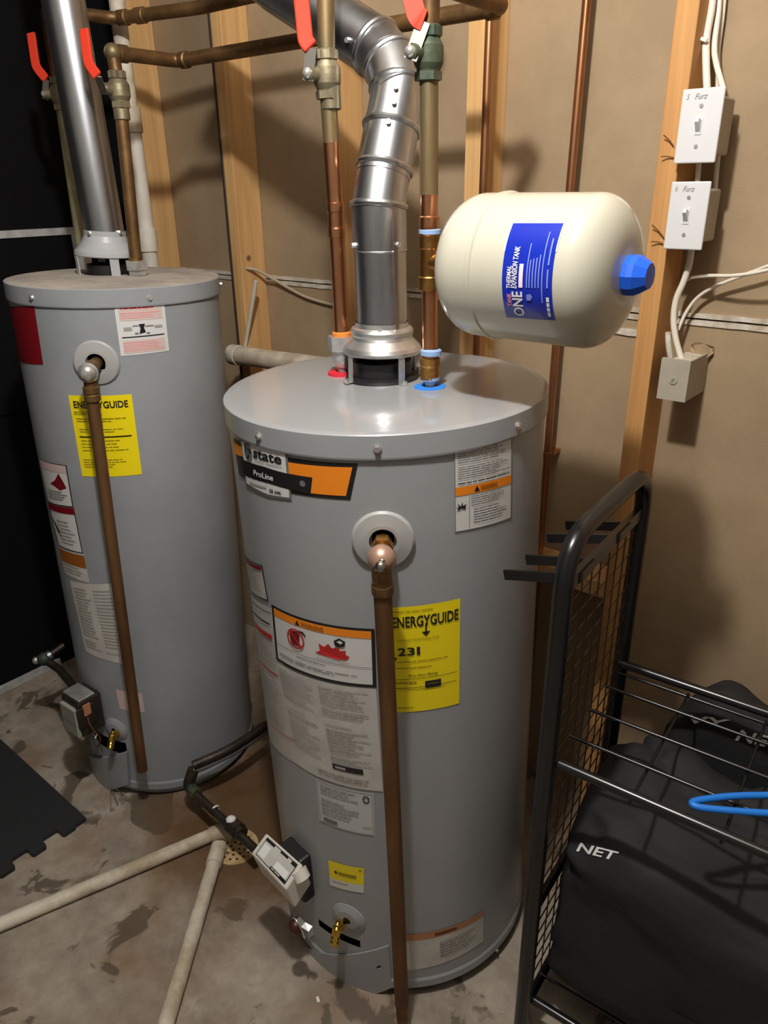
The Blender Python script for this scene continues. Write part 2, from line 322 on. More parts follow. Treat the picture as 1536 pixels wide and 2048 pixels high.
class Label:
    """four corner pixels TL TR BR BL on a cylinder; contents in unit coordinates (a right, b down)"""
    def __init__(s, C, corners, name, m, parent, off=.0008, label=None, rows=2):
        s.C = C; s.q = [C.hit(*c) for c in corners]; s.off = off; mb = MB(); n = 14; nb = s.nb = rows
        vs = [s.p(i / n, j / nb, off) for j in range(nb + 1) for i in range(n + 1)]
        mb.add(vs, [(j * (n + 1) + i, j * (n + 1) + i + 1, (j + 1) * (n + 1) + i + 1, (j + 1) * (n + 1) + i) for j in range(nb) for i in range(n)], True)
        s.o = mb.build(name, m, parent); s.o['label'] = label if label else name.replace('_', ' '); s.pm = {}
    def uv(s, a, b): q = s.q; return (q[0] * (1 - a) + q[1] * a) * (1 - b) + (q[3] * (1 - a) + q[2] * a) * b
    def p(s, a, b, off): return s.C.pt(s.uv(a, b), off)
    def _m(s, m): return s.pm.setdefault(m, MB())
    def rect(s, a0, b0, a1, b1, m, lv=1):
        n = max(1, int(abs(a1 - a0) * 14)); o = s.off + .0005 * lv
        k = max(1, int(abs(b1 - b0) * s.nb * 1.2)); w_ = n + 1
        vs = [s.p(a0 + (a1 - a0) * i / n, b0 + (b1 - b0) * j / k, o) for j in range(k + 1) for i in range(w_)]
        s._m(m).add(vs, [(j * w_ + i, j * w_ + i + 1, (j + 1) * w_ + i + 1, (j + 1) * w_ + i) for j in range(k) for i in range(n)], True); return s
    def poly(s, pts, m, lv=1):
        s._m(m).add([s.p(a, b, s.off + .0005 * lv) for a, b in pts], [tuple(range(len(pts)))]); return s
    def text(s, a0, b0, a1, b1, txt, m, lv=2, bold=False, shear=0., rot=False):
        vs, fs = text2d(txt, bold, shear); o = s.off + .0005 * lv
        if rot: pts = [s.p(a0 + (a1 - a0) * (1 - v[1]), b1 + (b0 - b1) * v[0], o) for v in vs]
        else: pts = [s.p(a0 + (a1 - a0) * v[0], b1 + (b0 - b1) * v[1], o) for v in vs]
        s._m(m).add(pts, fs); return s
    def border(s, a0, b0, a1, b1, wa, wb, m, lv=1):
        s.rect(a0, b0, a1, b0 + wb, m, lv); s.rect(a0, b1 - wb, a1, b1, m, lv); s.rect(a0, b0, a0 + wa, b1, m, lv); s.rect(a1 - wa, b0, a1, b1, m, lv); return s
    def lines(s, a0, b0, a1, b1, n, m='inkg', th=.35, seed=1, lv=2, ragged=.35, gap=.25):
        rnd = random.Random(seed); h = (b1 - b0) / n
        for i in range(n):
            if rnd.random() < gap * .4: continue
            e = a1 - (a1 - a0) * (rnd.random() * ragged); a = a0
            while a < e:
                wd = (a1 - a0) * rnd.uniform(.06, .22); s.rect(a, b0 + h * i, min(a + wd, e), b0 + h * (i + th), m, lv); a += wd + (a1 - a0) * .02
        return s
    def done(s, name='print'):
        for m, mb in s.pm.items(): o = mb.build(name, m, s.o); o['kind'] = 'stuff'
        return s.o
def px_patch(C, px, name, m, parent, off):
    """free polygon on a cylinder from pixel corners, cut finely enough to follow the curve"""
    q = [C.hit(*p) for p in px]; bm = bmesh.new(); vs = [bm.verts.new((a[0], a[1], 0)) for a in q]; bm.faces.new(vs)
    x0, x1 = min(a[0] for a in q), max(a[0] for a in q); st = C.R * math.radians(3.5); x = x0 + st
    while x < x1:
        bmesh.ops.bisect_plane(bm, geom=list(bm.verts) + list(bm.edges) + list(bm.faces), plane_co=(x, 0, 0), plane_no=(1, 0, 0)); x += st
    bm.verts.ensure_lookup_table(); bm.verts.index_update(); mb = MB(); mb.add([C.pt((v.co.x, v.co.y), off) for v in bm.verts], [tuple(v.index for v in f.verts) for f in bm.faces], True); bm.free()
    return mb.build(name, m, parent)
def px_text(C, quad, txt, m, parent, off, bold=False, shear=0., name='lettering'):
    q = [C.hit(*p) for p in quad]; vs, fs = text2d(txt, bold, shear); mb = MB()
    mb.add([C.pt((q[0] * (1 - v[0]) + q[1] * v[0]) * v[1] + (q[3] * (1 - v[0]) + q[2] * v[0]) * (1 - v[1]), off) for v in vs], fs); return mb.build(name, m, parent)
def lean(tx, ty): return Vector((0, 0, 1)).rotation_difference(Vector((tx, ty, 1))).to_matrix()

# ================================================================== the room
WY, SF, WX = 1.51, 1.42, -2.265                  # drywall plane, stud fronts, black wall plane
dc = atZ(472, 1694)                               # floor drain: a pit cut through the slab
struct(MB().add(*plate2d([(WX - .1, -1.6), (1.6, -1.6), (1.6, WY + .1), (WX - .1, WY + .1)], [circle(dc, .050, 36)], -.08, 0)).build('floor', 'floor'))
struct(MB().box((WX - .1, -1.6, 2.5), (1.6, WY + .1, 2.58)).build('ceiling', 'ceil'))
struct(MB().box((-2.4, -1.7, 0), (1.7, -1.6, 2.5)).build('wall_front', 'paint'))
struct(MB().box((1.6, -1.6, 0), (1.7, WY + .1, 2.5)).build('wall_right', 'paint'))
wb = struct(MB().box((WX - .1, WY + .013, 0), (1.6, WY + .1, 2.5)).build('wall_back', 'drywall'))
SEAM = 1.272
for z0, z1 in ((0.0, SEAM - .002), (SEAM + .002, 2.5)): MB().box((WX, WY, z0), (1.6, WY + .013, z1)).build('drywall_panel', 'drywall', wb)
XS = [.298, -.108, -.515, -.922, -1.315, -1.70, -2.106]     # right faces of the studs, about 16 in apart
for k, xr in enumerate(XS):
    MB().box((xr - .038, SF, 0), (xr, WY - .0005, 2.5), bev=.002).build('stud', 'wood2' if k <= 2 else 'wood', wb)
zt_ = atY(1150, 1135, 1.455)[2]
MB().box((XS[3] + .0005, SF + .004, zt_ - .038), (XS[2] - .0385, WY - .0005, zt_), bev=.002).build('blocking', 'wood', wb)
def wavy_strip(x0, x1, z, h, y, seed):
    mb = MB(); n = max(4, int((x1 - x0) / .012)); lo_, hi_ = [], []
    for i in range(n + 1):
        x = x0 + (x1 - x0) * i / n; a = noise.noise(Vector((x * 30, seed, 0))) * h * .18; b = noise.noise(Vector((x * 26, seed + 9, 0))) * h * .18
        lo_.append(V(x, y, z - h / 2 + a)); hi_.append(V(x, y, z + h / 2 + b))
    vs = lo_ + hi_ + [p + V(0, .004, 0) for p in lo_] + [p + V(0, .004, 0) for p in hi_]; m = n + 1
    fs = [(i, i + 1, m + i + 1, m + i) for i in range(n)] + [(m + i, m + i + 1, 3 * m + i + 1, 3 * m + i) for i in range(n)] + [(i, 2 * m + i, 2 * m + i + 1, i + 1) for i in range(n)]
    mb.add(vs, fs); return mb
for k in range(len(XS) - 1):                      # joint compound squeezed through the seam, bay by bay
    x1, x0 = XS[k] - .0385, XS[k + 1] + .0005
    for dz, h in ((.006, .009), (-.0075, .010)): wavy_strip(x0, x1, SEAM + dz, h, WY - .0035, k + dz).build('joint_compound_ridge', 'tape', wb)
wavy_strip(XS[3] + .0005, XS[2] - .0385, 1.233, .013, WY - .004, 3.3).build('joint_compound_ridge', 'tape', wb)
wl = struct(MB().box((WX - .1, -1.6, 0), (WX, WY + .013, 2.5)).build('wall_left', 'black'))
struct(MB().box((WX + .0005, -1.6, 0.0005), (WX + .012, .93, .028), bev=.002).build('baseboard_left', 'frame'))
# white-framed black panel on the black wall
pan = thing('wall_panel', 'black panel with thin white edge trim on the black wall', 'panel', (WX, .7, .9))
MB().box((WX + .001, .05, .9), (WX + .008, 1.238, 1.405)).build('panel_face', 'black', pan)
for a, b in (((WX + .001, .05, 1.392), (WX + .014, 1.252, 1.412)), ((WX + .001, 1.236, .9), (WX + .014, 1.255, 1.3915))): MB().box(a, b).build('edge_trim', 'frame', pan)

# ================================================================== front water heater
T1 = V(-.78355, .99093, 0); R1 = .275; H1 = 1.2013; L1 = lean(-.01702, -.02036)
T2 = V(-1.62431, .9472, 0); R2 = .23225; H2 = 1.33286; L2 = lean(.01618, .01574)
def heater(name, label, T, Lm, R, H, body_m, lid_m, openings):
    t = thing(name, label, 'water heater', T, 'gas water heaters', Lm, True)
    C = Cyl((0, 0, 0), (0, 0, 1), (1, 0, 0), R - .004, Matrix.Translation(Vector(T)) @ Lm.to_4x4())
    rb = R - .004
    cut = []
    for px, grow in openings:
        if isinstance(grow, tuple):                # left and right pixel of a level slot, with its own middle pixel and half height
            zc = C.hit(*px[1])[1]; cut.append((C.hit(*px[0])[0] / rb, C.hit(*px[2])[0] / rb, zc - grow[0], zc + grow[0])); continue
        qq = [C.hit(*p) for p in px]; cut.append((min(q[0] for q in qq) / rb - grow / rb, max(q[0] for q in qq) / rb + grow / rb, min(q[1] for q in qq) - grow, max(q[1] for q in qq) + grow))
    cut = [(a, b, max(c_, .056), d_) for a, b, c_, d_ in cut]
    tb = sorted(set([-math.pi + 2 * math.pi * k / 96 for k in range(97)] + [v for c_ in cut for v in c_[:2]])); zb_ = sorted(set([.052, H - .034] + [v for c_ in cut for v in c_[2:]])); nt_ = len(tb)
    jk = MB(); fs = []
    for j in range(len(zb_) - 1):
        for i in range(nt_ - 1):
            ta, za = (tb[i] + tb[i + 1]) / 2, (zb_[j] + zb_[j + 1]) / 2
            if not any(c_[0] < ta < c_[1] and c_[2] < za < c_[3] for c_ in cut): fs.append((j * nt_ + i, j * nt_ + i + 1, (j + 1) * nt_ + i + 1, (j + 1) * nt_ + i))
    jk.add([V(rb * math.cos(a), rb * math.sin(a), z) for z in zb_ for a in tb], fs, True); jk.build('jacket', body_m, t)
    MB().lathe([(0, .034), (rb - .045, .034), (rb - .045, H - .05), (0, H - .05)], n=64).build('inner_tank', 'iron', t)
    MB().lathe([(rb - .03, .026), (rb + .001, .026), (rb + .003, .030), (rb + .003, .048), (rb, .054), (rb - .01, .055)], n=96).build('base_ring', body_m, t)
    MB().lathe([(rb - .02, .004), (rb - .012, .006), (rb - .012, .03), (rb - .05, .03)], n=64).build('base_skirt', body_m, t)
    MB().lathe([(rb + .0005, H - .036), (R, H - .037), (R + .0005, H - .034), (R, H - .0016), (R - .0014, H - .0002)], n=96).build('lid_rim', body_m, t)
    MB().lathe([(R - .0014, H - .0002), (R - .012, H + .0006), (R * .5, H + .0025), (0, H + .003)], n=96).build('lid_top', lid_m, t)
    return t, C, Matrix.Translation(Vector(T)) @ Lm.to_4x4()
W1, C1, M1 = heater('water_heater', 'newer gray water heater with orange and black brand sticker and glossy lid', T1, L1, R1, H1, 'gray', 'lid', [([(640, 1866), (684, 1874), (720, 1880)], (.010,)), ([(766, 1077)], .0165), ([(758, 1931)], .0055)])
W2, C2, M2 = heater('water_heater', 'older gray water heater with dusty lid and maroon sticker near black wall', T2, L2, R2, H2, 'gray2', 'lid2', [([(192, 1490), (225, 1490), (252, 1490)], (.020,)), ([(193, 723)], .0165)])
def l2w(Mx, p): q = Mx @ Vector(tuple(map(float, p))); return V(q.x, q.y, q.z)
def w2l(Mx, p): q = Mx.inverted() @ Vector(tuple(map(float, p))); return V(q.x, q.y, q.z)
def rim_screws(t, C, R, H, angs):
    for a in angs:
        d = V(math.cos(a), math.sin(a), 0); p = d * R + V(0, 0, H - .020)
        MB().hexn(p - d * .002, p + d * .005, .0045).cyl(p, p + d * .0015, .0065, n=12).build('screw', 'steel', t)
a0 = [C1.hit(*p)[0] / C1.R for p in ((522, 872), (755, 890), (1031, 846))]
rim_screws(W1, C1, R1, H1, a0 + [a0[2] + (a0[2] - a0[1]) * k for k in (1, 2, 3)])
a0 = [C2.hit(*p)[0] / C2.R for p in ((67, 593), (297, 588), (441, 562))]
rim_screws(W2, C2, R2, H2, a0 + [a0[2] + 1., a0[2] + 2., a0[2] + 3.])

# --- labels of the front heater
O = .0008
br = px_patch(C1, [(468, 876), (520, 893), (577, 914.5), (716, 926.5), (700.6, 999.5), (584, 986), (530, 973), (479, 949)], 'brand_sticker', 'ink', W1, O); br['label'] = 'black and orange brand sticker'
px_patch(C1, [(577, 923.8), (705.2, 934), (692.4, 991.3), (622.2, 985.8), (625.5, 954.4), (577, 946.5)], 'orange_field', 'orangel', br, O + .0006)
px_patch(C1, [(466, 880), (484, 893), (487, 913), (469, 905)], 'orange_field', 'orangel', br, O + .0006)
px_patch(C1, [(481, 878), (530, 886), (576, 903), (579, 946), (583, 979), (584, 999), (538, 992.5), (493, 968), (489, 920)], 'shield_edge', 'inkg', br, O + .0008)
px_patch(C1, [(484.6, 881), (529.3, 890), (571.5, 905.6), (575.2, 946), (540, 937), (490, 920)], 'shield', 'paper', br, O + .0012)
px_patch(C1, [(493.7, 951), (540, 966), (579.4, 978.5), (580.3, 994.5), (538.4, 988.5), (495.5, 965.7)], 'shield', 'paper', br, O + .0012)
px_patch(C1, [(487, 917.4), (530, 932.5), (575, 945.7), (626, 954.8), (621.3, 986), (585, 978.5), (540, 965.5), (492.8, 949.3)], 'name_band', 'ink', br, O + .0016)
px_text(C1, [(509, 896), (565, 911), (565.5, 928), (509, 914)], 'state', 'ink', br, O + .0018, True)
px_text(C1, [(512, 916), (565, 929), (566, 935.5), (512, 922)], 'water heaters', 'inkl', br, O + .0018, shear=.3)
px_text(C1, [(510, 938), (549, 949.5), (549, 961), (510, 949)], 'ProLine', 'whitep', br, O + .0020, True)
px_text(C1, [(541, 976), (564, 982), (564, 989), (541, 984)], 'SB 646', 'ink', br, O + .0018, True)
px_patch(C1, [(502, 963), (535, 973), (535, 976.5), (502, 966.5)], 'fine_print', 'inkl', br, O + .0018)
q = C1.hit(498.5, 902); mb = MB(); mb.add([C1.pt(q + V(.0125 * math.cos(a), .0165 * math.sin(a)), O + .0018) for a in np.linspace(0, 2 * math.pi, 24, endpoint=False)], [tuple(range(24))]); mb.build('emblem', 'inkg', br)
mb = MB()
for k in range(3):
    a1 = k * 2.1; pts = [q + V(.0105 * math.cos(a1 + t) * (1 - t * .42), .014 * math.sin(a1 + t) * (1 - t * .42)) for t in np.linspace(0, 1.9, 9)]; pts2 = [p * .25 + q * .75 if i in (0, 8) else (p - q) * .62 + q for i, p in enumerate(pts)]
    mb.add([C1.pt(p, O + .0022) for p in pts + pts2[::-1]], [tuple(range(18))])
mb.build('emblem_swirl', 'ink', br)
q = C1.hit(607, 966); mb = MB(); mb.add([C1.pt(q + V(.005 * math.cos(a), .005 * math.sin(a)), O + .0021) for a in np.linspace(0, 2 * math.pi, 16, endpoint=False)], [tuple(range(16))]); mb.build('emblem_dot', 'inkg', br)

l = Label(C1, [(907.5, 891), (1023, 866), (1021, 1035), (909, 1064)], 'caution_label', 'paper', W1, label='white caution label with orange band')
l.border(0, 0, 1, 1, .012, .007, 'inkg'); l.rect(0.01, .475, .99, .575, 'orangel', 1); l.poly([(.30, .555), (.345, .49), (.39, .555)], 'ink', 2).text(.40, .495, .70, .555, 'WARNING', 'brownink', 2, True)
l.lines(.28, .02, .86, .055, 1, 'ink', .8, seed=17, gap=0, ragged=.1).lines(.05, .07, .97, .22, 6, seed=2, ragged=.3).lines(.05, .25, .97, .40, 6, seed=3).lines(.05, .43, .97, .465, 1, 'ink', seed=4, gap=0)
l.rect(.215, .58, .222, .99, 'inkl', 2).lines(.25, .60, .95, .73, 5, seed=5, gap=0).lines(.29, .76, .92, .95, 6, 'ink', .25, seed=6, gap=0)
bx = [(.02, .70), (.06, .715), (.045, .66), (.09, .705), (.115, .645), (.12, .70), (.18, .68), (.155, .715), (.17, .74), (.14, .735), (.10, .722), (.06, .74), (.03, .76), (.05, .73)]
l.poly(bx, 'ink', 2); l.done()

l = Label(C1, [(758, 1215), (920, 1196), (918, 1406), (770, 1424)], 'energy_guide_label', 'yellow', W1, label='yellow energy guide label')
l.lines(.04, .035, .95, .05, 1, 'yink', .5, 8).text(.145, .085, .975, .185, 'ENERGYGUIDE', 'ink', 2, True)
l.rect(.545, .16, .565, .25, 'ink', 2).poly([(.50, .235), (.61, .235), (.555, .275)], 'ink', 2)
l.text(.20, .285, .72, .315, 'Estimated Yearly Energy Cost', 'yink', 2, shear=.3).text(.20, .37, .30, .445, '2', 'ink', 2, True).text(.315, .37, .41, .445, '3', 'ink', 2, True).text(.435, .37, .475, .445, '1', 'ink', 2, True).text(.08, .38, .15, .445, '$', 'ink', 2, True).poly([(.14, .46), (.19, .46), (.165, .49)], 'ink', 2)
l.lines(.1, .50, .95, .52, 1, 'yink', .4, 9).lines(.1, .56, .7, .58, 1, 'yink', .4, 9).text(.32, .625, .70, .66, 'First Hour Rating', 'ink', 2, shear=.25)
l.rect(.08, .67, .96, .674, 'ink', 2).rect(.08, .755, .95, .76, 'ink', 2).rect(.08, .775, .80, .779, 'yink', 2).rect(.53, .705, .74, .775, 'ink', 2).rect(.56, .73, .71, .735, 'yink', 3).lines(.1, .70, .5, .73, 1, 'yink', .5, 11).lines(.1, .95, .45, .965, 1, 'yink', .6, 12); l.done()

# instruction sheets wrapped round the left side
l = Label(C1, [(489, 1108), (526, 1130), (538, 1202), (503, 1182)], 'safety_sheet', 'paperg', W1, label='small white safety sheet with red heading'); l.border(0, 0, 1, 1, .04, .03, 'ink').rect(.05, .04, .95, .16, 'maroon', 2).lines(.1, .24, .9, .85, 7, 'inkl', .3, 13); l.done()
l = Label(C1, [(503, 1188), (549, 1218), (604, 1532), (541, 1478)], 'instruction_sheet', 'paperg', W1, label='gray-white operating sheet')
l.rect(.1, .03, .9, .035, 'ink', 2).rect(.05, .10, .8, .11, 'ink', 2).rect(.05, .17, .8, .20, 'redl', 2).rect(.05, .42, .8, .43, 'redl', 2).rect(.2, .83, .95, .835, 'redl', 2).lines(.1, .23, .8, .4, 9, 'inkl', .3, 15).lines(.1, .45, .8, .8, 18, 'inkl', .3, 16); l.done()
l = Label(C1, [(550, 1318), (752, 1375), (766, 1582), (598, 1530)], 'operating_instructions', 'paperg', W1, off=.0012, label='gray-white operating instructions sheet')
for (a0_, a1_, s_) in ((.04, .44, 21), (.50, .95, 22)): l.lines(a0_, .05, a1_, .33, 14, 'inkl', .38, s_, ragged=.3).lines(a0_, .40, a1_, .80, 18, 'inkl', .38, s_ + 3, ragged=.45)
l.lines(.30, .90, .95, .97, 3, 'inkl', .4, 29).rect(.50, .79, .82, .845, 'blackp', 2).rect(.53, .805, .64, .83, 'inkl', 3); l.done()
l = Label(C1, [(545, 1207), (749.5, 1256), (753, 1373), (555, 1317)], 'flammable_warning', 'paper', W1, off=.0018, label='white flammable vapor warning with black border')
l.border(0, 0, 1, 1, .028, .042, 'ink').rect(.03, .045, .97, .17, 'orangel', 1).poly([(.29, .155), (.315, .07), (.34, .155)], 'ink', 2).text(.35, .075, .57, .155, 'WARNING', 'brownink', 2, True)
def ring(l, ca, cb, ra, rb_, w_, m, lv=2, n=26):
    for k in range(n):
        t0, t1 = 2 * math.pi * k / n, 2 * math.pi * (k + 1) / n
        l.poly([(ca + ra * math.cos(t0), cb + rb_ * math.sin(t0)), (ca + ra * math.cos(t1), cb + rb_ * math.sin(t1)), (ca + ra * (1 - w_) * math.cos(t1), cb + rb_ * (1 - w_) * math.sin(t1)), (ca + ra * (1 - w_) * math.cos(t0), cb + rb_ * (1 - w_) * math.sin(t0))], m, lv)
l.poly([(.225, .30), (.30, .27), (.33, .33), (.32, .52), (.24, .53), (.22, .42)], 'maroon', 2).poly([(.30, .25), (.37, .24), (.40, .30), (.385, .31), (.36, .27), (.30, .28)], 'ink', 2)
ring(l, .285, .41, .095, .175, .16, 'redl', 3); l.poly([(.215, .30), (.232, .285), (.355, .52), (.338, .535)], 'redl', 3)
l.poly([(.48, .54), (.53, .48), (.52, .36), (.57, .40), (.61, .33), (.64, .40), (.69, .36), (.71, .42), (.76, .40), (.755, .47), (.79, .50), (.76, .56), (.68, .575), (.58, .55)], 'redl', 2)
l.poly([(.66, .26), (.71, .20), (.76, .25), (.75, .33), (.70, .36), (.67, .33)], 'ink', 3).poly([(.685, .265), (.715, .235), (.74, .265), (.72, .30)], 'paper', 4).text(.50, .60, .79, .635, 'Flammable Vapors', 'inkg', 2).rect(.04, .66, .97, .668, 'inkg', 2).lines(.28, .69, .62, .75, 2, 'ink', .35, 31).lines(.06, .78, .94, .93, 4, 'inkg', .35, 32); l.done()
l = Label(C1, [(632, 1556), (747, 1586), (750, 1672), (640, 1641)], 'rating_plate', 'silverl', W1, label='silver rating plate')
l.lines(.08, .08, .80, .80, 9, 'inkl', .4, 41, ragged=.5).rect(.10, .84, .36, .92, 'inkg', 2).rect(.84, .14, .94, .145, 'ink', 2).border(.02, .02, .98, .98, .012, .016, 'inkl'); ring(l, .88, .16, .055, .085, .3, 'ink'); l.rect(.80, .80, .96, .82, 'inkl', 2); l.done()
l = Label(C1, [(657, 1719), (728, 1736), (728, 1785), (661, 1769)], 'yellow_tag', 'yellow', W1, label='small yellow and white tag above drain valve'); l.rect(0, .68, 1, 1, 'paper', 1).rect(.28, .34, .8, .44, 'yink', 2).text(.86, .06, .95, .16, '*', 'ink', 2).poly([(.16, .38), (.22, .30), (.26, .38), (.22, .46)], 'ink', 2).rect(.1, .76, .55, .80, 'inkl', 2); l.done()
l = Label(C1, [(795, 1868), (966, 1820), (966, 1881), (800, 1941)], 'base_label', 'paperg', W1, label='faded label with orange band at the base'); l.rect(0, 0, 1, .17, 'fadedo', 1); l.rect(.40, .05, .65, .13, 'nail', 2).rect(.03, .22, .12, .90, 'paper', 2).lines(.45, .35, .98, .85, 6, 'inkl', .4, 51); l.done()

# --- labels of the older heater
l = Label(C2, [(12, 612), (69, 612), (87, 729), (40, 722)], 'maroon_sticker', 'maroon', W2, label='maroon sticker'); l.done()
l = Label(C2, [(228, 612), (328, 606), (338, 701), (242, 712)], 'piping_label', 'paper', W2, label='white and pink piping diagram label')
l.rect(.07, .05, .93, .30, 'pinkl', 1).rect(.07, .70, .93, .96, 'pinkl', 1).lines(.10, .035, .80, .09, 1, 'redl', .6, 57, gap=0, ragged=.1).rect(.07, .62, .93, .64, 'ink', 2).poly([(.42, .38), (.55, .38), (.52, .46), (.55, .55), (.42, .58), (.45, .46)], 'ink', 2).rect(.30, .40, .42, .42, 'inkg', 2).rect(.12, .43, .28, .50, 'inkl', 2).rect(.55, .42, .72, .44, 'inkg', 2).rect(.74, .43, .90, .48, 'inkl', 2).rect(.33, .55, .40, .58, 'inkg', 2).rect(.56, .56, .63, .59, 'inkg', 2).lines(.08, .10, .92, .28, 4, 'pinkt', .3, 55).lines(.08, .74, .92, .94, 5, 'pinkt', .3, 56); l.done()
l = Label(C2, [(137, 790), (263, 788), (284, 948), (165, 952)], 'energy_guide_label', 'yellow', W2, label='older yellow energy guide label')
l.text(.07, .065, .93, .15, 'ENERGYGUIDE', 'ink', 2, True).lines(.05, .19, .6, .24, 2, 'yink', .4, 61).lines(.08, .27, .92, .33, 2, 'yink', .4, 62).rect(.08, .49, .92, .505, 'ink', 2).lines(.1, .40, .9, .46, 2, 'yink', .3, 63).lines(.1, .54, .9, .70, 4, 'yink', .25, 64).lines(.08, .78, .8, .90, 4, 'yink', .3, 65); l.done()
l = Label(C2, [(78, 914), (134, 930), (148, 1014), (97, 1003)], 'safety_sheet', 'paper', W2, label='white safety sheet with red flame'); l.border(0, 0, 1, 1, .03, .02, 'ink').rect(.03, .02, .97, .2, 'pinkl', 1).poly([(.4, .5), (.6, .4), (.75, .22), (.85, .42), (.9, .55), (.7, .62)], 'maroon', 2).lines(.2, .66, .9, .95, 5, 'inkg', .35, 71); l.done()
l = Label(C2, [(97, 1004), (149, 1016), (167, 1107), (118, 1090)], 'safety_sheet', 'paper', W2, label='white safety sheet with maroon band'); l.border(0, 0, 1, 1, .03, .02, 'ink').rect(0, .0, 1, .14, 'maroon', 2).poly([(.05, .3), (.25, .5), (.35, .75), (.2, .6)], 'ink', 2).lines(.3, .25, .95, .9, 8, 'inkl', .35, 72); l.done()
l = Label(C2, [(118, 1092), (168, 1108), (180, 1166), (131, 1146)], 'faded_sheet', 'paperg', W2, label='faded tan sheet'); l.rect(0, .05, 1, .5, 'brownink', 1).lines(.1, .55, .9, .9, 3, 'inkl', .3, 73); l.done()
l = Label(C2, [(140, 1160), (232, 1166), (270, 1330), (172, 1302)], 'operating_instructions', 'paperg', W2, label='gray operating instructions sheet')
for a_, b_, s_ in ((.08, .46, 74), (.54, .93, 75)): l.lines(a_, .08, b_, .92, 20, 'inkl', .35, s_)
l.done()
l = Label(C2, [(232, 1378), (284, 1386), (290, 1424), (240, 1417)], 'pink_tag', 'pinkl', W2, label='faded pink tag'); l.done()

# --- relief valve, escutcheon and discharge pipe
def escutcheon(t, C, px, r, name='escutcheon'):
    q = C.hit(*px); n = C.nrm(q); mb = MB(); mb.lathe([(.0205, -.002), (.0205, .007), (r * .55, .007), (r * .93, .004), (r, .001), (r, -.004)], C.pt(q), n, 40); o = mb.build(name, MATS['cloudy_plastic'], t); o['label'] = 'cloudy plastic escutcheon'; return q, n
mat('cloudy_plastic', srgb(166, 166, 164), .35)
q, n = escutcheon(W1, C1, (766, 1080), .047); c = C1.pt(q)
rv = MB().cyl(c - n * .044, c + n * .045, .0125).hexn(c + n * .012, c + n * .03, .0165).build('relief_valve', 'brass', W1)
ez = c + n * .055
MB().ball(ez + n * .004, .0205, 16).build('elbow', mat('pink_brass', srgb(200, 160, 140), .35, .6), rv)
MB().tube(fillet([ez, ez + n * .012 - V(0, 0, .004), ez + n * .008 - V(0, 0, .05)], .02), .0145).build('elbow_neck', 'copperd', rv)
MB().ball(ez + n * .024 - V(0, 0, .002), .009, 8).build('solder_blob', 'solder', rv)
MB().lathe([(.0135, 0), (.0160, .003), (.0164, .016), (.0145, .022)], ez + n * .008 - V(0, 0, .056), (0, 0, 1), 16).build('solder_joint', 'copperd', rv)
for k_, (dx_, dz_, r_) in enumerate(((-.006, -.006, .006), (.005, -.012, .005), (.002, .004, .006), (-.002, -.018, .004), (.008, -.028, .005), (-.009, -.03, .005))): MB().ball(ez + n * (.020 - .004 * (dz_ < -.015)) + C1.tan(q) * dx_ + V(0, 0, dz_), r_, 7).build('solder_blob', 'solder', rv)
def drop(t, C, Mx, p0, px, z_end, r, m):
    pl = C.loc(atZ(px[0], px[1], z_end) if z_end is not None else p0)
    return MB().tube([p0, pl], r, 18).build('discharge_pipe', m, t)
p0 = ez + n * .008 - V(0, 0, .03)
# pipe hangs just clear of the jacket: follow the pixel track at the pipe's own radius
Rp = math.hypot(p0[0], p0[1])
pe = C1.hit(806, 2060, Rp); pe = V(Rp * math.cos(pe[0] / C1.R), Rp * math.sin(pe[0] / C1.R), max(pe[1], .03))
pm_ = p0 + (pe - p0) * .955
MB().tube([p0, pm_], .0135, 18).build('discharge_pipe', 'copperb', W1)
MB().tube([pm_, pe], .0118, 18).build('pipe_end', 'copperd', W1)
q, n = escutcheon(W2, C2, (193, 726), .047); c = C2.pt(q)
rv = MB().cyl(c - n * .044, c + n * .05, .013).build('relief_valve', 'copperd', W2)
ez = c + n * .058 - V(0, 0, .006)
MB().ball(ez + n * .006, .0205, 16).build('elbow', 'steel', rv)
p0 = ez - V(0, 0, .012); Rp = math.hypot(p0[0], p0[1])
MB().lathe([(.012, 0), (.0165, .002), (.0165, .014), (.0145, .016), (.0165, .018), (.0165, .03), (.012, .032)], p0 - V(0, 0, .048), (0, 0, 1), 16).build('coupling', 'copperd', rv)
pe = C2.hit(285, 1540, Rp); pe = V(Rp * math.cos(pe[0] / C2.R), Rp * math.sin(pe[0] / C2.R), pe[1])
MB().tube([p0, pe], .0130, 18).build('discharge_pipe', 'copperb', W2)

# --- drain valves
for t, C, pxe, pxv, r in ((W1, C1, (697, 1835), (688, 1838), .036), (W2, C2, (232, 1458), (238, 1462), .034)):
    q = C.hit(*pxe); n = C.nrm(q); c = C.pt(q); o = MB().lathe([(.008, .008), (r * .6, .007), (r, .001), (r, -.003)], c, n, 32).build('drain_escutcheon', 'gray' if t is W1 else 'gray2', t)
    q = C.hit(*pxv); n = C.nrm(q); c = C.pt(q); tn = C.tan(q); dn = V(0, 0, -1)
    v = MB().cyl(c, c + n * .03, .0075).hexn(c + n * .008, c + n * .02, .0105).build('drain_valve', 'brassb', t)
    a = c + n * .03; d = n * .45 + dn * .9; d /= np.linalg.norm(d)
    MB().lathe([(.006, -.012), (.009, -.008), (.009, .004), (.0075, .008), (.0095, .012), (.0075, .016), (.0095, .020), (.0085, .026), (.003, .027)], a, d, 16).build('spout', 'brassb', v)
    MB().lathe([(.003, -.02), (.006, -.016), (.004, -.006)], a, d, 12).build('stem', 'brassb', v)

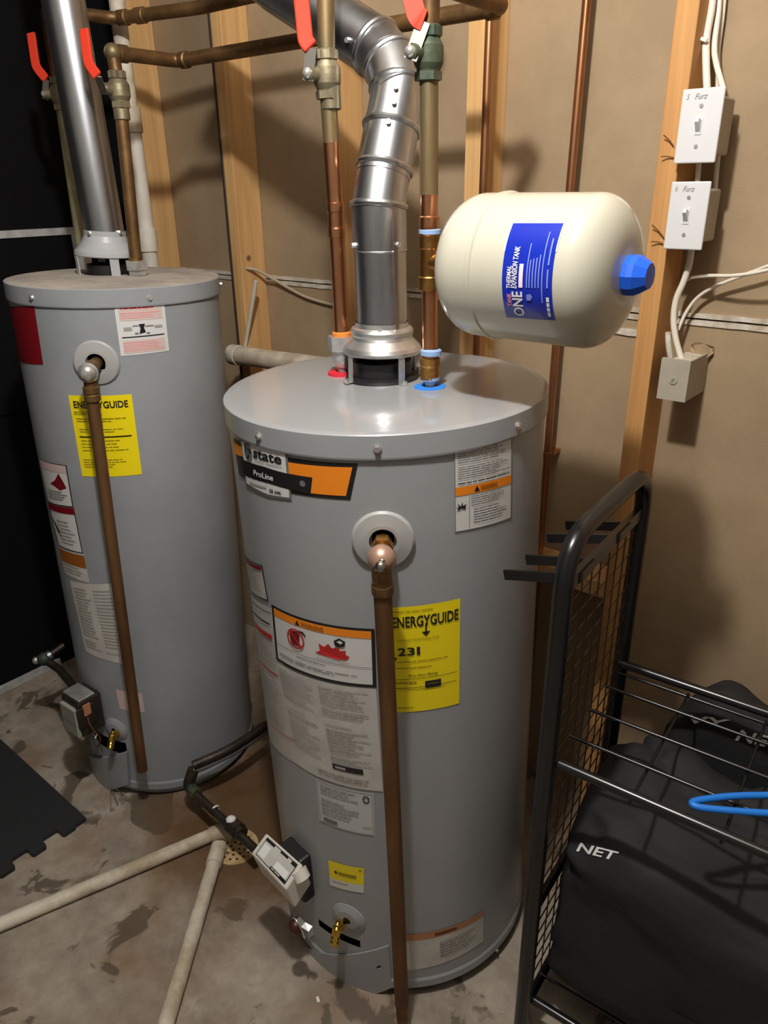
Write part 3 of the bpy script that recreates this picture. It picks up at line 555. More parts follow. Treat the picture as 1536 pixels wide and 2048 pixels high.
# --- burner access doors
def door(t, C, px, m, thick, name='access_door', hole=None, hs=.0055):
    """curved panel of real thickness, with an optional square hole at a pixel"""
    q = [C.hit(*p) for p in px]; A = [i / 16 for i in range(17)]; B = [0., 1.]; hc = None
    if hole:
        h = C.hit(*hole); mid = lambda a, b: (q[0] * (1 - a) + q[1] * a) * (1 - b) + (q[3] * (1 - a) + q[2] * a) * b
        best = min(((np.linalg.norm(mid(a, b) - h), a, b) for a in np.linspace(.05, .95, 91) for b in np.linspace(.05, .95, 91))); wa = hs / np.linalg.norm(q[1] - q[0]); wb_ = hs / np.linalg.norm(q[3] - q[0])
        hc = (best[1] - wa, best[1] + wa, best[2] - wb_, best[2] + wb_); A = sorted(set(A + list(hc[:2]))); B = sorted(set(B + list(hc[2:])))
    na, nb = len(A), len(B); vs = []
    for off in (.0008, thick):
        for b in B:
            for a in A: vs.append(C.pt((q[0] * (1 - a) + q[1] * a) * (1 - b) + (q[3] * (1 - a) + q[2] * a) * b, off))
    idx = lambda l, j, i: l * na * nb + j * na + i
    solid = lambda j, i: 0 <= j < nb - 1 and 0 <= i < na - 1 and not (hc and hc[0] < (A[i] + A[i + 1]) / 2 < hc[1] and hc[2] < (B[j] + B[j + 1]) / 2 < hc[3])
    fs = []
    for j in range(nb - 1):
        for i in range(na - 1):
            if not solid(j, i): continue
            for l in (0, 1): fs.append((idx(l, j, i), idx(l, j, i + 1), idx(l, j + 1, i + 1), idx(l, j + 1, i)))
            for dj, di, e in ((-1, 0, ((j, i), (j, i + 1))), (1, 0, ((j + 1, i), (j + 1, i + 1))), (0, -1, ((j, i), (j + 1, i))), (0, 1, ((j, i + 1), (j + 1, i + 1)))):
                if not solid(j + dj, i + di): fs.append((idx(0, *e[0]), idx(0, *e[1]), idx(1, *e[1]), idx(1, *e[0])))
    return MB().add(vs, fs).build(name, m, t)
door(W1, C1, [(566, 1862), (778, 1888), (784, 1972), (590, 1950)], 'gray', .004, hole=(758, 1931))
door(W2, C2, [(172, 1510), (258, 1500), (262, 1562), (182, 1580)], 'gray2', .012)

# --- lid rings and nipples of the front heater
HB = atZ(686, 748, H1); CB = atZ(860, 778, H1); FB = atZ(765, 757, H1)
for b, m, nm, lab in ((HB, 'redring', 'hot_gasket', 'red hot water gasket ring'), (CB, 'bluering', 'cold_gasket', 'blue cold water gasket ring')):
    o = MB().lathe([(.012, .006), (.027, .005), (.0275, .001), (.0275, -.002)], w2l(M1, b), (0, 0, 1), 32).build(nm, m, W1); o['label'] = lab
fl = w2l(M1, FB); fl[2] = H1
o = MB().lathe([(.045, .035), (.052, .035), (.052, .010), (.064, .008), (.066, .003), (.066, 0)], fl, (0, 0, 1), 48).lathe([(.045, .035), (.045, .002), (0, .002)], fl, (0, 0, 1), 48).build('flue_collar', 'blackp', W1)

# --- gas control of the front heater (white wedge with a tilted display face)
q = C1.hit(612, 1742); n = C1.nrm(q); c = C1.pt(q); tn = C1.tan(q); ZL = V(0, 0, 1)
N = n * .62 + ZL * .78; N /= np.linalg.norm(N); P0 = c + n * .085 + ZL * .012
def onplane(x, y):
    a = C1.loc(CAM); d = C1.loc(ray(x, y), True); return a + d * (((P0 - a) @ N) / (d @ N))
fc = [onplane(*p) for p in ((532, 1665), (605, 1729), (571, 1780), (502, 1706))]
vec = -n * .016 - ZL * .066
gc = MB().prism(fc, [p + vec for p in fc])
me = gc.build('gas_control', 'whiteplast', W1); me['label'] = 'white gas control with tilted label face'
md = me.modifiers.new('bevel', 'BEVEL'); md.width = .004; md.segments = 3
cen = sum(fc) / 4
def fq(a, b, off): return (fc[0] * (1 - a) + fc[1] * a) * (1 - b) + (fc[3] * (1 - a) + fc[2] * a) * b + N * off
def fquad(a0, b0, a1, b1, m, off, name): return MB().add([fq(a0, b0, off), fq(a1, b0, off), fq(a1, b1, off), fq(a0, b1, off)], [(0, 1, 2, 3)]).build(name, m, me)
fquad(.09, .10, .93, .90, 'blackp', .0006, 'face_border'); fquad(.105, .13, .915, .87, 'paperg', .0010, 'face_label')
fquad(.105, .13, .34, .22, 'ink', .0014, 'face_band'); fquad(.5, .13, .70, .20, 'ink', .0014, 'face_band'); fquad(.80, .13, .915, .24, 'ink', .0014, 'face_band'); fquad(.50, .78, .915, .87, 'ink', .0014, 'face_band'); fquad(.55, .50, .88, .76, 'whitep', .0014, 'face_field'); fquad(.13, .3, .3, .8, 'whitep', .0014, 'face_field')
fquad(.53, .81, .60, .84, 'whitep', .0018, 'face_mark'); fquad(.62, .81, .76, .84, 'whitep', .0018, 'face_mark')
Rf = np.stack([tn, n, ZL], 1)
MB().box((-.045, -.004, -.055), (.022, .026, .062), Rf, c, bev=.006).build('control_body', 'blackp', W1)
MB().tube([c + n * .03 + tn * .020 + ZL * .045, c + n * .03 + tn * .032 + ZL * .03], .016).build('control_cap', 'whiteplast', W1)
kb = C1.loc(atD(592, 1852, depth(l2w(M1, c + n * .035))))
MB().ball(kb, .0165, 14).build('pilot_button', mat('dark_red_plastic', srgb(64, 26, 20), .4), W1)
MB().tube(smooth_path([kb + tn * -.012 + ZL * .008, kb + ZL * .02, kb + tn * .02 + ZL * .006, kb + tn * .026 - ZL * .01], 5), .0018, 8).build('pilot_loop', 'steel', W1)
MB().strip([kb + ZL * .016 + n * -.005, kb + tn * .02 + ZL * .018 - n * .004, kb + tn * .034 + ZL * .014 - n * .01, kb + tn * .036 - ZL * .004 - n * .01], n, .012, .002).build('sight_bracket', 'steel', W1)
# --- gas control of the older heater
q = C2.hit(190, 1405); n = C2.nrm(q); c = C2.pt(q); tn = C2.tan(q); Rf = np.stack([tn, n, ZL], 1) * 1.22
g2 = MB().box((-.032, 0, -.045), (.030, .055, .042), Rf, c, bev=.005).build('gas_control', 'iron', W2); g2['label'] = 'dark metal gas control'
MB().box((-.024, .055, -.040), (.028, .064, .030), Rf, c, bev=.002).build('control_face', 'gauge', g2)
MB().box((.031, .030, .008), (.034, .046, .034), Rf, c).build('warning_sticker', 'fadedo', g2)
MB().box((-.020, .0622, -.008), (.026, .0626, -.005), Rf, c + n * .002).build('face_line', 'inkg', g2)
MB().box((-.030, .012, .042), (.028, .050, .047), Rf, c, bev=.002).build('top_plate', 'zinc', g2)
for dx, dz, r in ((-.032, .01, .007), (-.034, -.02, .008), (-.018, .047, .007), (.012, .05, .008)): MB().ball(c + tn * dx + n * .04 + ZL * dz, r, 10).build('screw', 'steel', g2)
MB().tube([c - tn * .03 + n * .03 - ZL * .03, c - tn * .055 + n * .035 - ZL * .035], .012).build('control_knob', 'iron', g2)
MB().strip([c + n * .03 - ZL * .045, c + n * .03 - ZL * .10, c + n * .015 - ZL * .16], tn, .010, .004).build('burner_tube', 'galvd', W2)
MB().tube(smooth_path([c + n * .045 + tn * .03 + ZL * .02, c + n * .05 + tn * .05 - ZL * .02, c + n * .03 + tn * .048 - ZL * .07, c + n * .025 + tn * .02 - ZL * .12], 6), .0022, 8).build('pilot_tube', 'copperd', W2)
MB().tube([c - tn * .002 + n * .025 - ZL * .045, c + tn * .01 + n * .014 - ZL * .15], .0055, 10).build('burner_tube', 'galvd', W2)
MB().strip([c + n * .03 + tn * .03 - ZL * .075, c + n * .03 + tn * .022 - ZL * .088], n + tn, .012, .002).build('foil_tab', 'steel', W2)
MB().box((.016, .02, -.02), (.0305, .06, .03), Rf, c + tn * .004, bev=.003).build('control_side', 'iron', g2)

# ================================================================== gas lines on the floor side
ZG = .085
gp = thing('gas_pipe', 'black iron gas pipe with union running from white gas control', 'pipe', atZ(440, 1625, 0))
pts = [atZ(x, y, ZG) for x, y in ((512, 1700), (470, 1655), (440, 1628), (400, 1594), (380, 1578))]
P = lambda i, j, t: pts[i] * (1 - t) + pts[j] * t
MB().tube([pts[0], pts[-1]], .0105, 14).build('run', 'iron', gp)
d = pts[-1] - pts[0]; d /= np.linalg.norm(d)
u0 = pts[1]
MB().hexn(u0 - d * .016, u0 + d * .016, .021).cyl(u0 - d * .03, u0 + d * .028, .0165).build('union', 'iron', gp)
MB().ball(u0 + V(0, 0, .016) + d * .014, .013, 10, (1, 1, .6)).build('sealant_blob', 'whitep', gp)
MB().lathe([(.0112, -.003), (.013, 0), (.0112, .003)], pts[2] + d * .02, d, 14).build('thread_tape', 'whitep', gp)
e0 = pts[3] + d * .012; MB().cyl(e0, e0 + d * .03, .016, n=8, smooth=False).build('fitting', 'patina', gp)
el = [e0 + d * .01, e0 + d * .045, e0 + d * .045 + V(.006, .02, .045), e0 + d * .045 + V(.05, .14, .05)]
MB().tube(fillet([el[0], el[1], el[2]], .03), .015, 14).build('elbow', 'iron', gp)
fx = thing('gas_connector', 'gray flexible gas connector looping between the two water heaters', 'pipe', el[2])
for k, (oz, r, m) in enumerate(((.012, .012, 'iron'), (-.006, .009, 'flex'))):
    s0 = el[2] + V(0, 0, oz); MB().tube(smooth_path([s0, s0 + V(.03, .09, .006), s0 + V(.03, .20, .0), s0 + V(.02, .34, -.01)], 6), r, 12).build('hose', m, fx)
gl = thing('gas_pipe', 'black gas pipe and green shutoff elbow beside black wall', 'pipe', atZ(100, 1340, 0))
a = l2w(M2, c - tn * .02 + n * .03 + ZL * .046); b = atZ(118, 1338, .26); e = atZ(88, 1318, .28); f_ = atZ(128, 1290, .30)
MB().tube(fillet([a, b, e], .03), .011, 12).build('run', 'iron', gl)
MB().ball(e, .020, 12).build('elbow', 'patina', gl); MB().tube([e, e + (f_ - e) * .35], .015, 10).build('collar', 'galvd', gl); MB().tube([e, f_], .0095, 12).build('stub', 'iron', gl)
MB().ball(e + V(-.012, -.018, 0), .011, 10).build('plug', 'steel', gl)

# ================================================================== vents
def axis_tube(p, q, r, n=32): return MB().tube([p, q], r, n)
vt = thing('vent_duct', 'galvanized vent duct with crimped elbow above newer water heater', 'duct', FB)
RD = .0435
top_str = up(FB, 757, 412); bot_str = up(FB, 765, 680)
D0 = depth(top_str)
jn = [bot_str, up(FB, 760, 500), top_str] + [atD(x, y, dd) for x, y, dd in ((768, 338, D0 - .006), (783, 258, D0 - .012), (797, 178, D0 - .015), (783, 128, D0 - .005), (752, 96, D0 + .015), (560, -28, D0 + .08), (400, -140, D0 + .12))]
for i in range(len(jn) - 1):
    a, b = jn[i], jn[i + 1]; t_ = (b - a) / np.linalg.norm(b - a); ov = .012 if 2 <= i < 8 else .002
    r = RD + (.0012 if i % 2 else 0)
    MB().tube([a - t_ * ov, b + t_ * ov], r, 40).build('duct_section' if i in (0, 1, 7, 8) else 'elbow_gore', 'galv', vt)
for i in range(2, 8):
    a, b, c_ = jn[i - 1], jn[i], jn[i + 1]; t_ = (b - a) / np.linalg.norm(b - a) + (c_ - b) / np.linalg.norm(c_ - b); t_ /= np.linalg.norm(t_)
    MB().lathe([(RD - .001, -.006), (RD + .0035, -.004), (RD + .005, 0), (RD + .0035, .004), (RD - .001, .006)], b, t_, 40).build('crimp_ring', 'galv', vt)
MB().lathe([(RD - .001, -.004), (RD + .002, 0), (RD - .001, .004)], jn[1], (0, 0, 1), 40).build('crimp_ring', 'galv', vt)
vd = V(CAM[0] - FB[0], CAM[1] - FB[1], 0); vd /= np.linalg.norm(vd)
for hpx, dd in (((712, 487), None), ((792, 483), None), ((760, 664), None), ((782, 240), None), ((772, 275), None), ((785, 215), None), ((705, 85), None)):
    bp = atD(hpx[0], hpx[1], D0 + (.04 if hpx[1] > 400 else 0)); 
    # nearest axis point
    best = min(((np.linalg.norm(bp - (jn[i] + (jn[i + 1] - jn[i]) * s)), i, s) for i in range(len(jn) - 1) for s in np.linspace(0, 1, 21)))
    axp = jn[best[1]] + (jn[best[1] + 1] - jn[best[1]]) * best[2]; dr = CAM - axp; tt = jn[best[1] + 1] - jn[best[1]]; tt /= np.linalg.norm(tt); dr -= tt * (dr @ tt); dr /= np.linalg.norm(dr)
    sd = np.cross(tt, dr); off = max(-.95, min(.95, ((bp - axp) @ sd) / RD)); pr = dr * math.sqrt(1 - off * off) + sd * off
    MB().hexn(axp + pr * RD, axp + pr * (RD + .007), .0042).build('screw', 'steel', vt)
# seam along the straight section
sdir = RH * .55 + vd * .83; sdir /= np.linalg.norm(sdir)
MB().strip([bot_str + sdir * (RD + .0015), top_str + sdir * (RD + .0015)], np.cross(sdir, V(0, 0, 1)), .007, .003).build('lock_seam', 'galv', vt)
hd = thing('draft_hood', 'spun aluminum draft hood standing on newer water heater', 'vent hood', FB)
z0 = .048
MB().lathe([(.0455, z0 + .052), (.0465, z0 + .044), (.052, z0 + .042), (.0545, z0 + .038), (.0545, z0 + .033), (.0525, z0 + .029), (.0545, z0 + .024), (.060, z0 + .018), (.066, z0 + .012), (.069, z0 + .006), (.069, z0 + .002), (.067, z0)], FB, (0, 0, 1), 64).build('bell', 'alum', hd)
for a in (math.atan2(vd[1], vd[0]) + k for k in (-.98, .52, 2.1, 3.7)):
    dr = V(math.cos(a), math.sin(a), 0); MB().strip([FB + dr * .0655 + V(0, 0, z0 + .006), FB + dr * .0655 + V(0, 0, .004), FB + dr * .078 + V(0, 0, .0035)], np.cross(dr, V(0, 0, 1)), .012, .002).build('leg', 'zinc', hd)
    MB().hexn(FB + dr * .075 + V(0, 0, .004), FB + dr * .075 + V(0, 0, .010), .0045).build('screw', 'steel', hd)
FB2 = atZ(217, 549, H2)
vt2 = thing('vent_duct', 'straight galvanized vent duct above older water heater', 'duct', FB2)
d0 = up(FB2, 210, 468); d1 = up(FB2, 126, 0); d2 = d1 + (d1 - d0) * .5
MB().tube([d0, d1, d2], .043, 40).build('duct_section', 'galv', vt2)
for ax_ in (-.75, .75):
    a = math.atan2(CAM[1] - FB2[1], CAM[0] - FB2[0]) + ax_; dr = V(math.cos(a), math.sin(a), 0); MB().hexn(d0 + dr * .042 + V(0, 0, .004), d0 + dr * .051 + V(0, 0, .004), .0045).build('screw', 'steel', vt2)
hd2 = thing('draft_hood', 'gray painted draft hood standing on dusty older water heater', 'vent hood', FB2)
ax2 = d0 - FB2; z0 = .042
MB().lathe([(.046, z0 + .055), (.046, z0 + .044), (.052, z0 + .032), (.062, z0 + .018), (.070, z0 + .010), (.071, z0 + .002), (.069, z0)], FB2, ax2, 56).build('bell', 'hood2', hd2)
for k, wdt in ((.25, .02), (-1.25, .016), (1.8, .016), (3.3, .016)):
    a = math.atan2(CAM[1] - FB2[1], CAM[0] - FB2[0]) + k; dr = V(math.cos(a), math.sin(a), 0)
    MB().strip([FB2 + dr * .067 + V(0, 0, z0 + .004), FB2 + dr * .066 + V(0, 0, z0 * .6), FB2 + dr * .066 + V(0, 0, .002)], np.cross(dr, V(0, 0, 1)), wdt, .0025).build('leg', 'hood2', hd2)
fl2 = w2l(M2, FB2); fl2[2] = H2
MB().lathe([(.040, .024), (.045, .024), (.045, .004), (.055, .003), (.055, 0)], fl2, (0, 0, 1), 40).lathe([(.040, .024), (.040, .002), (0, .002)], fl2, (0, 0, 1), 40).build('flue_collar', 'blackp', W2)

# ================================================================== copper water pipes
def ball_valve(t, c, ax, body_m, r, bolt_dir, hpts, handle_m, hw, name='ball_valve', side=None):
    """body along ax, stem bolt towards bolt_dir, lever through the given points"""
    c = V(c); ax = V(ax) / np.linalg.norm(ax)
    v = MB().lathe([(r * .70, -.034), (r * .78, -.033), (r * .78, -.022), (r * .80, -.020), (r * .98, -.012), (r * 1.0, 0), (r * .98, .010), (r * .74, .019), (r * .82, .021), (r * .82, .033), (r * .70, .035)], c, ax, 24).build(name, body_m, t)
    MB().hexn(c - ax * .033, c - ax * .022, r * .92).build('hex_end', body_m, v); MB().hexn(c + ax * .021, c + ax * .033, r * .90).build('hex_end', body_m, v)
    bd = V(bolt_dir) / np.linalg.norm(bolt_dir); MB().cyl(c, c + bd * (r + .012), r * .5).build('stem', body_m, v)
    bp = c + bd * (r + .014); MB().ball(bp, .0085, 10).build('bolt', 'steel', v)
    side = V(math.cos(.55), math.sin(.55), 0)
    P = [V(p) for p in hpts]; k = 1
    MB().strip([bp - ax * .010, bp + (P[0] - bp) * .98], side, hw * .72, .0026).build('lever', 'leverm', v)
    o = MB().strip(fillet(P, .012, 4), side, hw, .008).build('handle', handle_m, v); md = o.modifiers.new('bevel', 'BEVEL'); md.width = .003; md.segments = 2
    return v
def sleeve(b, ax, r, L, lip=.0015): return [(r, -L / 2), (r + lip, -L / 2 + .001), (r + lip, -L / 4), (r + lip * .5, -L / 4 + .003), (r + lip * .5, L / 4 - .003), (r + lip, L / 4), (r + lip, L / 2 - .001), (r, L / 2)]
# --- hot pipe of the front heater
rp = .0135
hp = thing('copper_pipe', 'copper pipe with bright lower half and gray hex union by red ring', 'pipe', HB)
h1 = up(HB, 683, 690); h2 = up(HB, 672, 440); h3 = up(HB, 655, 140); h4 = up(HB, 652, -60); hax = h3 - h2; hax /= np.linalg.norm(hax)
MB().cyl(HB, h1, .0095).build('nipple', 'zinc', hp)
un = up(HB, 684, 686); ux = (h2 - HB) / np.linalg.norm(h2 - HB)
MB().hexn(un - ux * .012, un + ux * .013, .0265).build('union_nut', 'zinc', hp)
MB().lathe([(.010, -.045), (.013, -.042), (.017, -.030), (.019, -.012), (.019, -.010)], un, ux, 24).build('union_tail', 'zinc', hp)
MB().lathe([(.014, .010), (.017, .0115), (.017, .019), (.014, .021)], un, ux, 24).build('thread_tape', 'orange', hp)
MB().cyl(un + ux * .012, h2, rp, n=20).build('lower_run', 'copper', hp)
MB().lathe(sleeve(None, None, rp, .055), h2, ux, 20).build('coupling', 'copper', hp)
hv = up(HB, 654, 150); h5 = up(HB, 661, 195)
MB().cyl(h2, h2 + (hv - h2) * .55, rp, n=20).build('middle_run', 'copper', hp)
MB().cyl(h2 + (hv - h2) * .5, hv, rp - .0003, n=20).build('upper_run', 'copperg', hp)
MB().lathe([(rp, -.018), (.0165, -.016), (.0165, .016), (rp, .018)], h5, hax, 18).build('adapter', 'brassg', hp)
MB().cyl(hv, V(h4[0], h4[1], 1.88), rp, n=20).build('riser', 'copperg', hp)
bd = -RH * .8 + vd * .6
dh = depth(hv) - .035
ball_valve(hp, hv, hax, 'brassg', .0215, bd, [atD(622, 95, dh), atD(611, 82, dh), atD(603, 0, dh), atD(598, -50, dh)], 'red', .024)
# --- cold pipe of the front heater with the tee
cp = thing('copper_pipe', 'greenish copper pipe with brass tee joined to cream expansion tank', 'pipe', CB)
k1 = up(CB, 860, 738); k2 = up(CB, 862, 704); kt = up(CB, 859, 525); k3 = up(CB, 858, 462); kv = up(CB, 857, 108); k4 = V(-.729, .985, 1.79)
MB().cyl(CB, k1, .0085).build('nipple', 'zinc', cp)
MB().lathe([(.009, .012), (.016, .016), (.016, .021), (.009, .022)], CB, (0, 0, 1), 20).build('thread_tape', 'bluetape', cp)
MB().lathe([(.012, -.018), (.016, -.016), (.016, -.012), (.0155, .004), (.017, .008), (.017, .018), (.013, .02)], k1, (0, 0, 1), 24).build('adapter', 'brass', cp)
MB().lathe([(.013, -.006), (.0175, -.004), (.0175, .003), (.013, .006)], k2, (0, 0, 1), 24).build('thread_tape', 'bluetape', cp)
MB().cyl(k1, kt, rp - .001, n=20).build('lower_run', 'copper', cp)
te = MB().lathe([(.0145, -.042), (.018, -.040), (.018, -.022), (.0165, -.02), (.0165, .02), (.018, .022), (.018, .040), (.0145, .042)], kt, (0, 0, 1), 24).build('tee', 'brass', cp)
XB = V(1, 0, 0)
MB().cyl(kt, kt + XB * .056, .0145, n=20).lathe([(.0155, .018), (.0185, .020), (.0185, .036), (.014, .037)], kt, XB, 20).build('tee_branch', 'brass', te)
MB().lathe([(.013, -.004), (.0172, -.002), (.0172, .004), (.013, .006)], kt + V(0, 0, .044), (0, 0, 1), 24).build('thread_tape', 'bluetape', cp)
MB().lathe([(rp, -.02), (.0165, -.018), (.0165, -.004), (rp + .001, 0), (.0155, .006), (.0155, .02), (rp, .022)], k3, (0, 0, 1), 20).build('coupling', 'copper', cp)
MB().cyl(kt + V(0, 0, .04), k3 + V(0, 0, .01), rp, n=20).build('middle_run', 'copper', cp)
MB().cyl(k3, k3 + (kv - k3) * .25, rp, n=20).build('bright_run', 'copper', cp)
MB().cyl(k3 + (kv - k3) * .22, kv, rp + .0004, n=20).build('upper_run', 'copperg', cp)
MB().cyl(kv, k4, rp, n=20).build('riser', 'copperd', cp)
dk = depth(kv) - .03
ball_valve(cp, kv, (0, 0, 1), 'patina', .0215, -RH * .75 + vd * .66, [atD(848, 42, dk), atD(834, 36, dk), atD(822, -12, dk), atD(814, -60, dk)], 'red', .026)
# --- cold pipe of the older heater, with the horizontal supply run
LB = atZ(276, 552, H2)
lp = thing('copper_pipe', 'brown copper pipe with hex union and red-handled valve on dusty older heater', 'pipe', LB)
e1 = V(-1.555, 1.01, 1.771); lv = up(LB, 238, 180)
MB().cyl(LB, LB + V(0, 0, .02), .0155, n=20).hexn(LB + V(0, 0, .002), LB + V(0, 0, .014), .021).build('nipple', 'zinc', lp)
MB().hexn(LB + V(0, 0, .014), LB + V(0, 0, .034), .0255).build('union_nut', 'zinc', lp)
MB().lathe([(.012, .034), (.0155, .035), (.0155, .039), (.012, .041)], LB, (0, 0, 1), 20).build('collar', 'brass', lp)
MB().cyl(LB + V(0, 0, .03), lv, .0135, n=18).build('run', 'copperd', lp)
MB().lathe([(.0135, -.016), (.0165, -.014), (.0165, .014), (.0135, .016)], up(LB, 243, 224), (0, 0, 1), 18).build('adapter', 'brassg', lp)
MB().cyl(lv, e1, .0135, n=18).build('riser', 'copperd', lp)
dl = depth(lv) - .085
bdl = -RH * .6 + vd * .8
ball_valve(lp, lv, (0, 0, 1), 'brassg', .0225, bdl, [atD(195, 152, dl), atD(177, 128, dl), atD(168, 58, dl)], 'red', .020)
sl = thing('supply_line', 'brown copper supply line running level behind the vent duct', 'pipe', V(-1.15, 1.18, 1.75))
run = [e1, V(-1.555, 1.17, 1.771), V(-1.17, 1.184, 1.771), V(-.738, 1.193, 1.771), V(-.731, .99, 1.771)]
MB().tube(fillet(run, .028, 6), .0138, 16).build('run', 'copperd', sl)
for p, dr in ((run[0], (run[1] - run[0])), (run[1], run[2] - run[1]), (run[3], run[2] - run[3])):
    dr = dr / np.linalg.norm(dr); MB().lathe([(.0138, .012), (.0168, .014), (.0168, .032), (.0138, .034)], p, dr, 18).build('elbow_sleeve', 'copperd', sl)
MB().ball(run[0], .018, 12).build('elbow', 'copperg', sl)
# --- hot pipe of the older heater (behind its vent) and the hot supply run
KB = atZ(170, 538, H2)
kp = thing('copper_pipe', 'pale greenish copper pipe with red-handled valve behind straight vent duct', 'pipe', KB)
kvv = up(KB, 120, 188); kt2 = V(kvv[0], kvv[1], 1.88)
MB().cyl(KB, kvv, .0135, n=16).build('run', mat('pale_patina_copper', srgb(150, 146, 112), .5, .3, col2=srgb(120, 112, 84), vscale=20), kp)
MB().hexn(KB, KB + V(0, 0, .03), .022).build('union_nut', 'zinc', kp)
MB().cyl(kvv, kt2, .0135, n=16).build('riser', 'copperd', kp)
dk2 = depth(kvv) - .02
ball_valve(kp, kvv, (0, 0, 1), 'brassg', .0215, -RH, [atD(92, 158, dk2), atD(72, 134, dk2), atD(62, 66, dk2)], 'red', .020)
sh = thing('supply_line', 'dark copper supply line high against the studs', 'pipe', V(-1.4, 1.25, 1.86))
run = [kt2, V(-1.79, 1.185, 1.88), V(-1.555, 1.245, 1.88), V(-.95, 1.26, 1.88), V(-.925, .98, 1.88)]
MB().tube(fillet(run, .03, 6), .0138, 16).build('run', 'copperd', sh)
for p, dr in ((V(-1.77, 1.19, 1.88), run[2] - run[1]), (V(-1.72, 1.203, 1.88), run[2] - run[1])):
    dr = dr / np.linalg.norm(dr); MB().lathe([(.0138, -.014), (.0168, -.012), (.0168, .012), (.0138, .014)], p, dr, 18).build('coupling', 'copperd', sh)

# ================================================================== expansion tank
RX = .1005; ex0 = kt + XB * .052
xt = thing('expansion_tank', 'cream expansion tank with blue label and blue end cap lying level', 'tank', ex0)
Lx = .284
prof = [(.012, 0), (.02, .001), (.045, .004)] + [(RX - .058 + .058 * math.sin(t), .054 - .050 * math.cos(t)) for t in np.linspace(.12, math.pi / 2, 20)] + [(RX, .080), (RX + .0024, .082), (RX + .0024, .088), (RX, .090), (RX, Lx - .060)] + [(RX - .066 + .066 * math.cos(t), Lx - .060 + .046 * math.sin(t)) for t in np.linspace(.05, math.pi / 2, 22)] + [(.02, Lx - .0125), (0, Lx - .012)]
MB().lathe(prof, ex0, XB, 72).build('shell', 'cream', xt)
MB().lathe([(.026, Lx - .018), (.0265, Lx - .006), (.0255, Lx + .002), (.0165, Lx + .017), (0, Lx + .018)], ex0, XB, 10, smooth=False).build('end_cap', 'bluecap', xt)
CX = Cyl(ex0, XB, V(0, -1, 0), RX)
l = Label(CX, [(1027, 447), (1128, 447), (1111, 640), (1014, 634)], 'tank_label', 'navy', xt, off=.0008, label='blue tank label with white lettering', rows=24)
l.rect(-.03, -.025, 1.03, 0, 'whitep', 0).rect(-.03, -.025, 0.0, .30, 'whitep', 0).rect(1.0, -.025, 1.03, .30, 'whitep', 0)
l.text(.10, .44, .19, .66, 'THERMAL', 'whitep', 2, True, .2, True).text(.20, .25, .31, .66, 'EXPANSION TANK', 'whitep', 2, True, .2, True)
l.text(.10, .71, .19, .85, 'TANK', 'pinkt', 2, True, 0, True).text(.20, .69, .42, .96, 'ONE', 'whitep', 2, True, 0, True).rect(.35, .42, .43, .65, 'ppink', 2)
for k, (a_, top) in enumerate(((.50, .22), (.55, .38), (.61, .37), (.67, .36), (.73, .33), (.80, .10))): l.rect(a_, top, a_ + .022, .65 if k < 5 else .80, 'lightb', 2)
l.rect(.90, .17, .93, .43, 'lightb', 2).rect(.90, .47, .93, .65, 'lightb', 2).rect(.89, .74, .945, .79, 'whitep', 2).rect(.89, .80, .945, .84, 'whitep', 2).rect(.89, .85, .945, .89, 'whitep', 2).rect(.89, .90, .945, .95, 'whitep', 2).poly([(.50, .72), (.58, .71), (.62, .74), (.58, .78), (.50, .78)], 'lightb', 2); l.done()

# ================================================================== pipes against the wall
def vpipe(px0, px1, Y, r, m, name, label, cat, extra=None):
    a = atY(px0[0], px0[1], Y); b = atY(px1[0], px1[1], Y); return a, b
a = V(-.751, 1.465, .0); t = thing('copper_riser', 'thin copper riser on drywall behind cream expansion tank', 'pipe', a, 'copper risers on the drywall')
MB().tube([V(-.742, 1.465, 0), V(-.742, 1.465, 1.2), V(-.728, 1.465, 2.5)], .0085, 14).build('run', 'copperw', t)
for z in (.95, 1.95): MB().lathe([(.0085, -.006), (.0105, -.005), (.0105, .005), (.0085, .006)], V(-.742 if z < 1.5 else -.735, 1.465, z), (0, 0, 1), 14).box((-.01, .008, -.004), (.01, .0449, .004), None, V(-.742 if z < 1.5 else -.735, 1.465, z)).build('pipe_strap', 'copperw', t)
t = thing('copper_riser', 'thin copper riser in front of the stud between duct and expansion tank', 'pipe', V(-.912, 1.40, 1.2), 'copper risers on the drywall')
MB().tube([V(-.903, 1.405, 1.15), V(-.900, 1.405, 2.5)], .0085, 14).build('run', 'copperw', t)
for z in (1.25, 2.1): MB().box((-.016, .002, -.004), (.016, .0149, .004), None, V(-.903, 1.405, z)).build('pipe_strap', 'copperw', t)
YP = 1.22
a, m_, b = atY(302, 515, YP), atY(263, 240, YP), atY(238, 0, YP); ax_ = V(m_[0], YP, 0)
t = thing('pvc_pipe', 'white PVC riser behind older water heater', 'pipe', V(m_[0], YP, 0))
MB().tube([V(a[0], YP, 0), V(m_[0], YP, m_[2])], .0205, 20).build('lower_run', 'pvc', t)
MB().tube([V(m_[0], YP, m_[2]), V(b[0], YP, 2.5)], .019, 20).build('upper_run', 'pvcd', t)
MB().lathe([(.019, -.03), (.025, -.028), (.025, .028), (.019, .03)], m_, (0, 0, 1), 24).build('coupling', 'pvcd', t)
MB().lathe([(.019, -.03), (.025, -.028), (.025, .028), (.019, .03)], atY(295, 480, YP), (0, 0, 1), 24).build('coupling', 'pvc', t)
YH = 1.385; a, b = atY(466, 716, YH), atY(600, 727, YH); zz = (a[2] + b[2]) / 2
t = thing('pvc_pipe', 'open-ended white PVC pipe lying level behind newer water heater', 'pipe', V(a[0], YH, zz - .03))
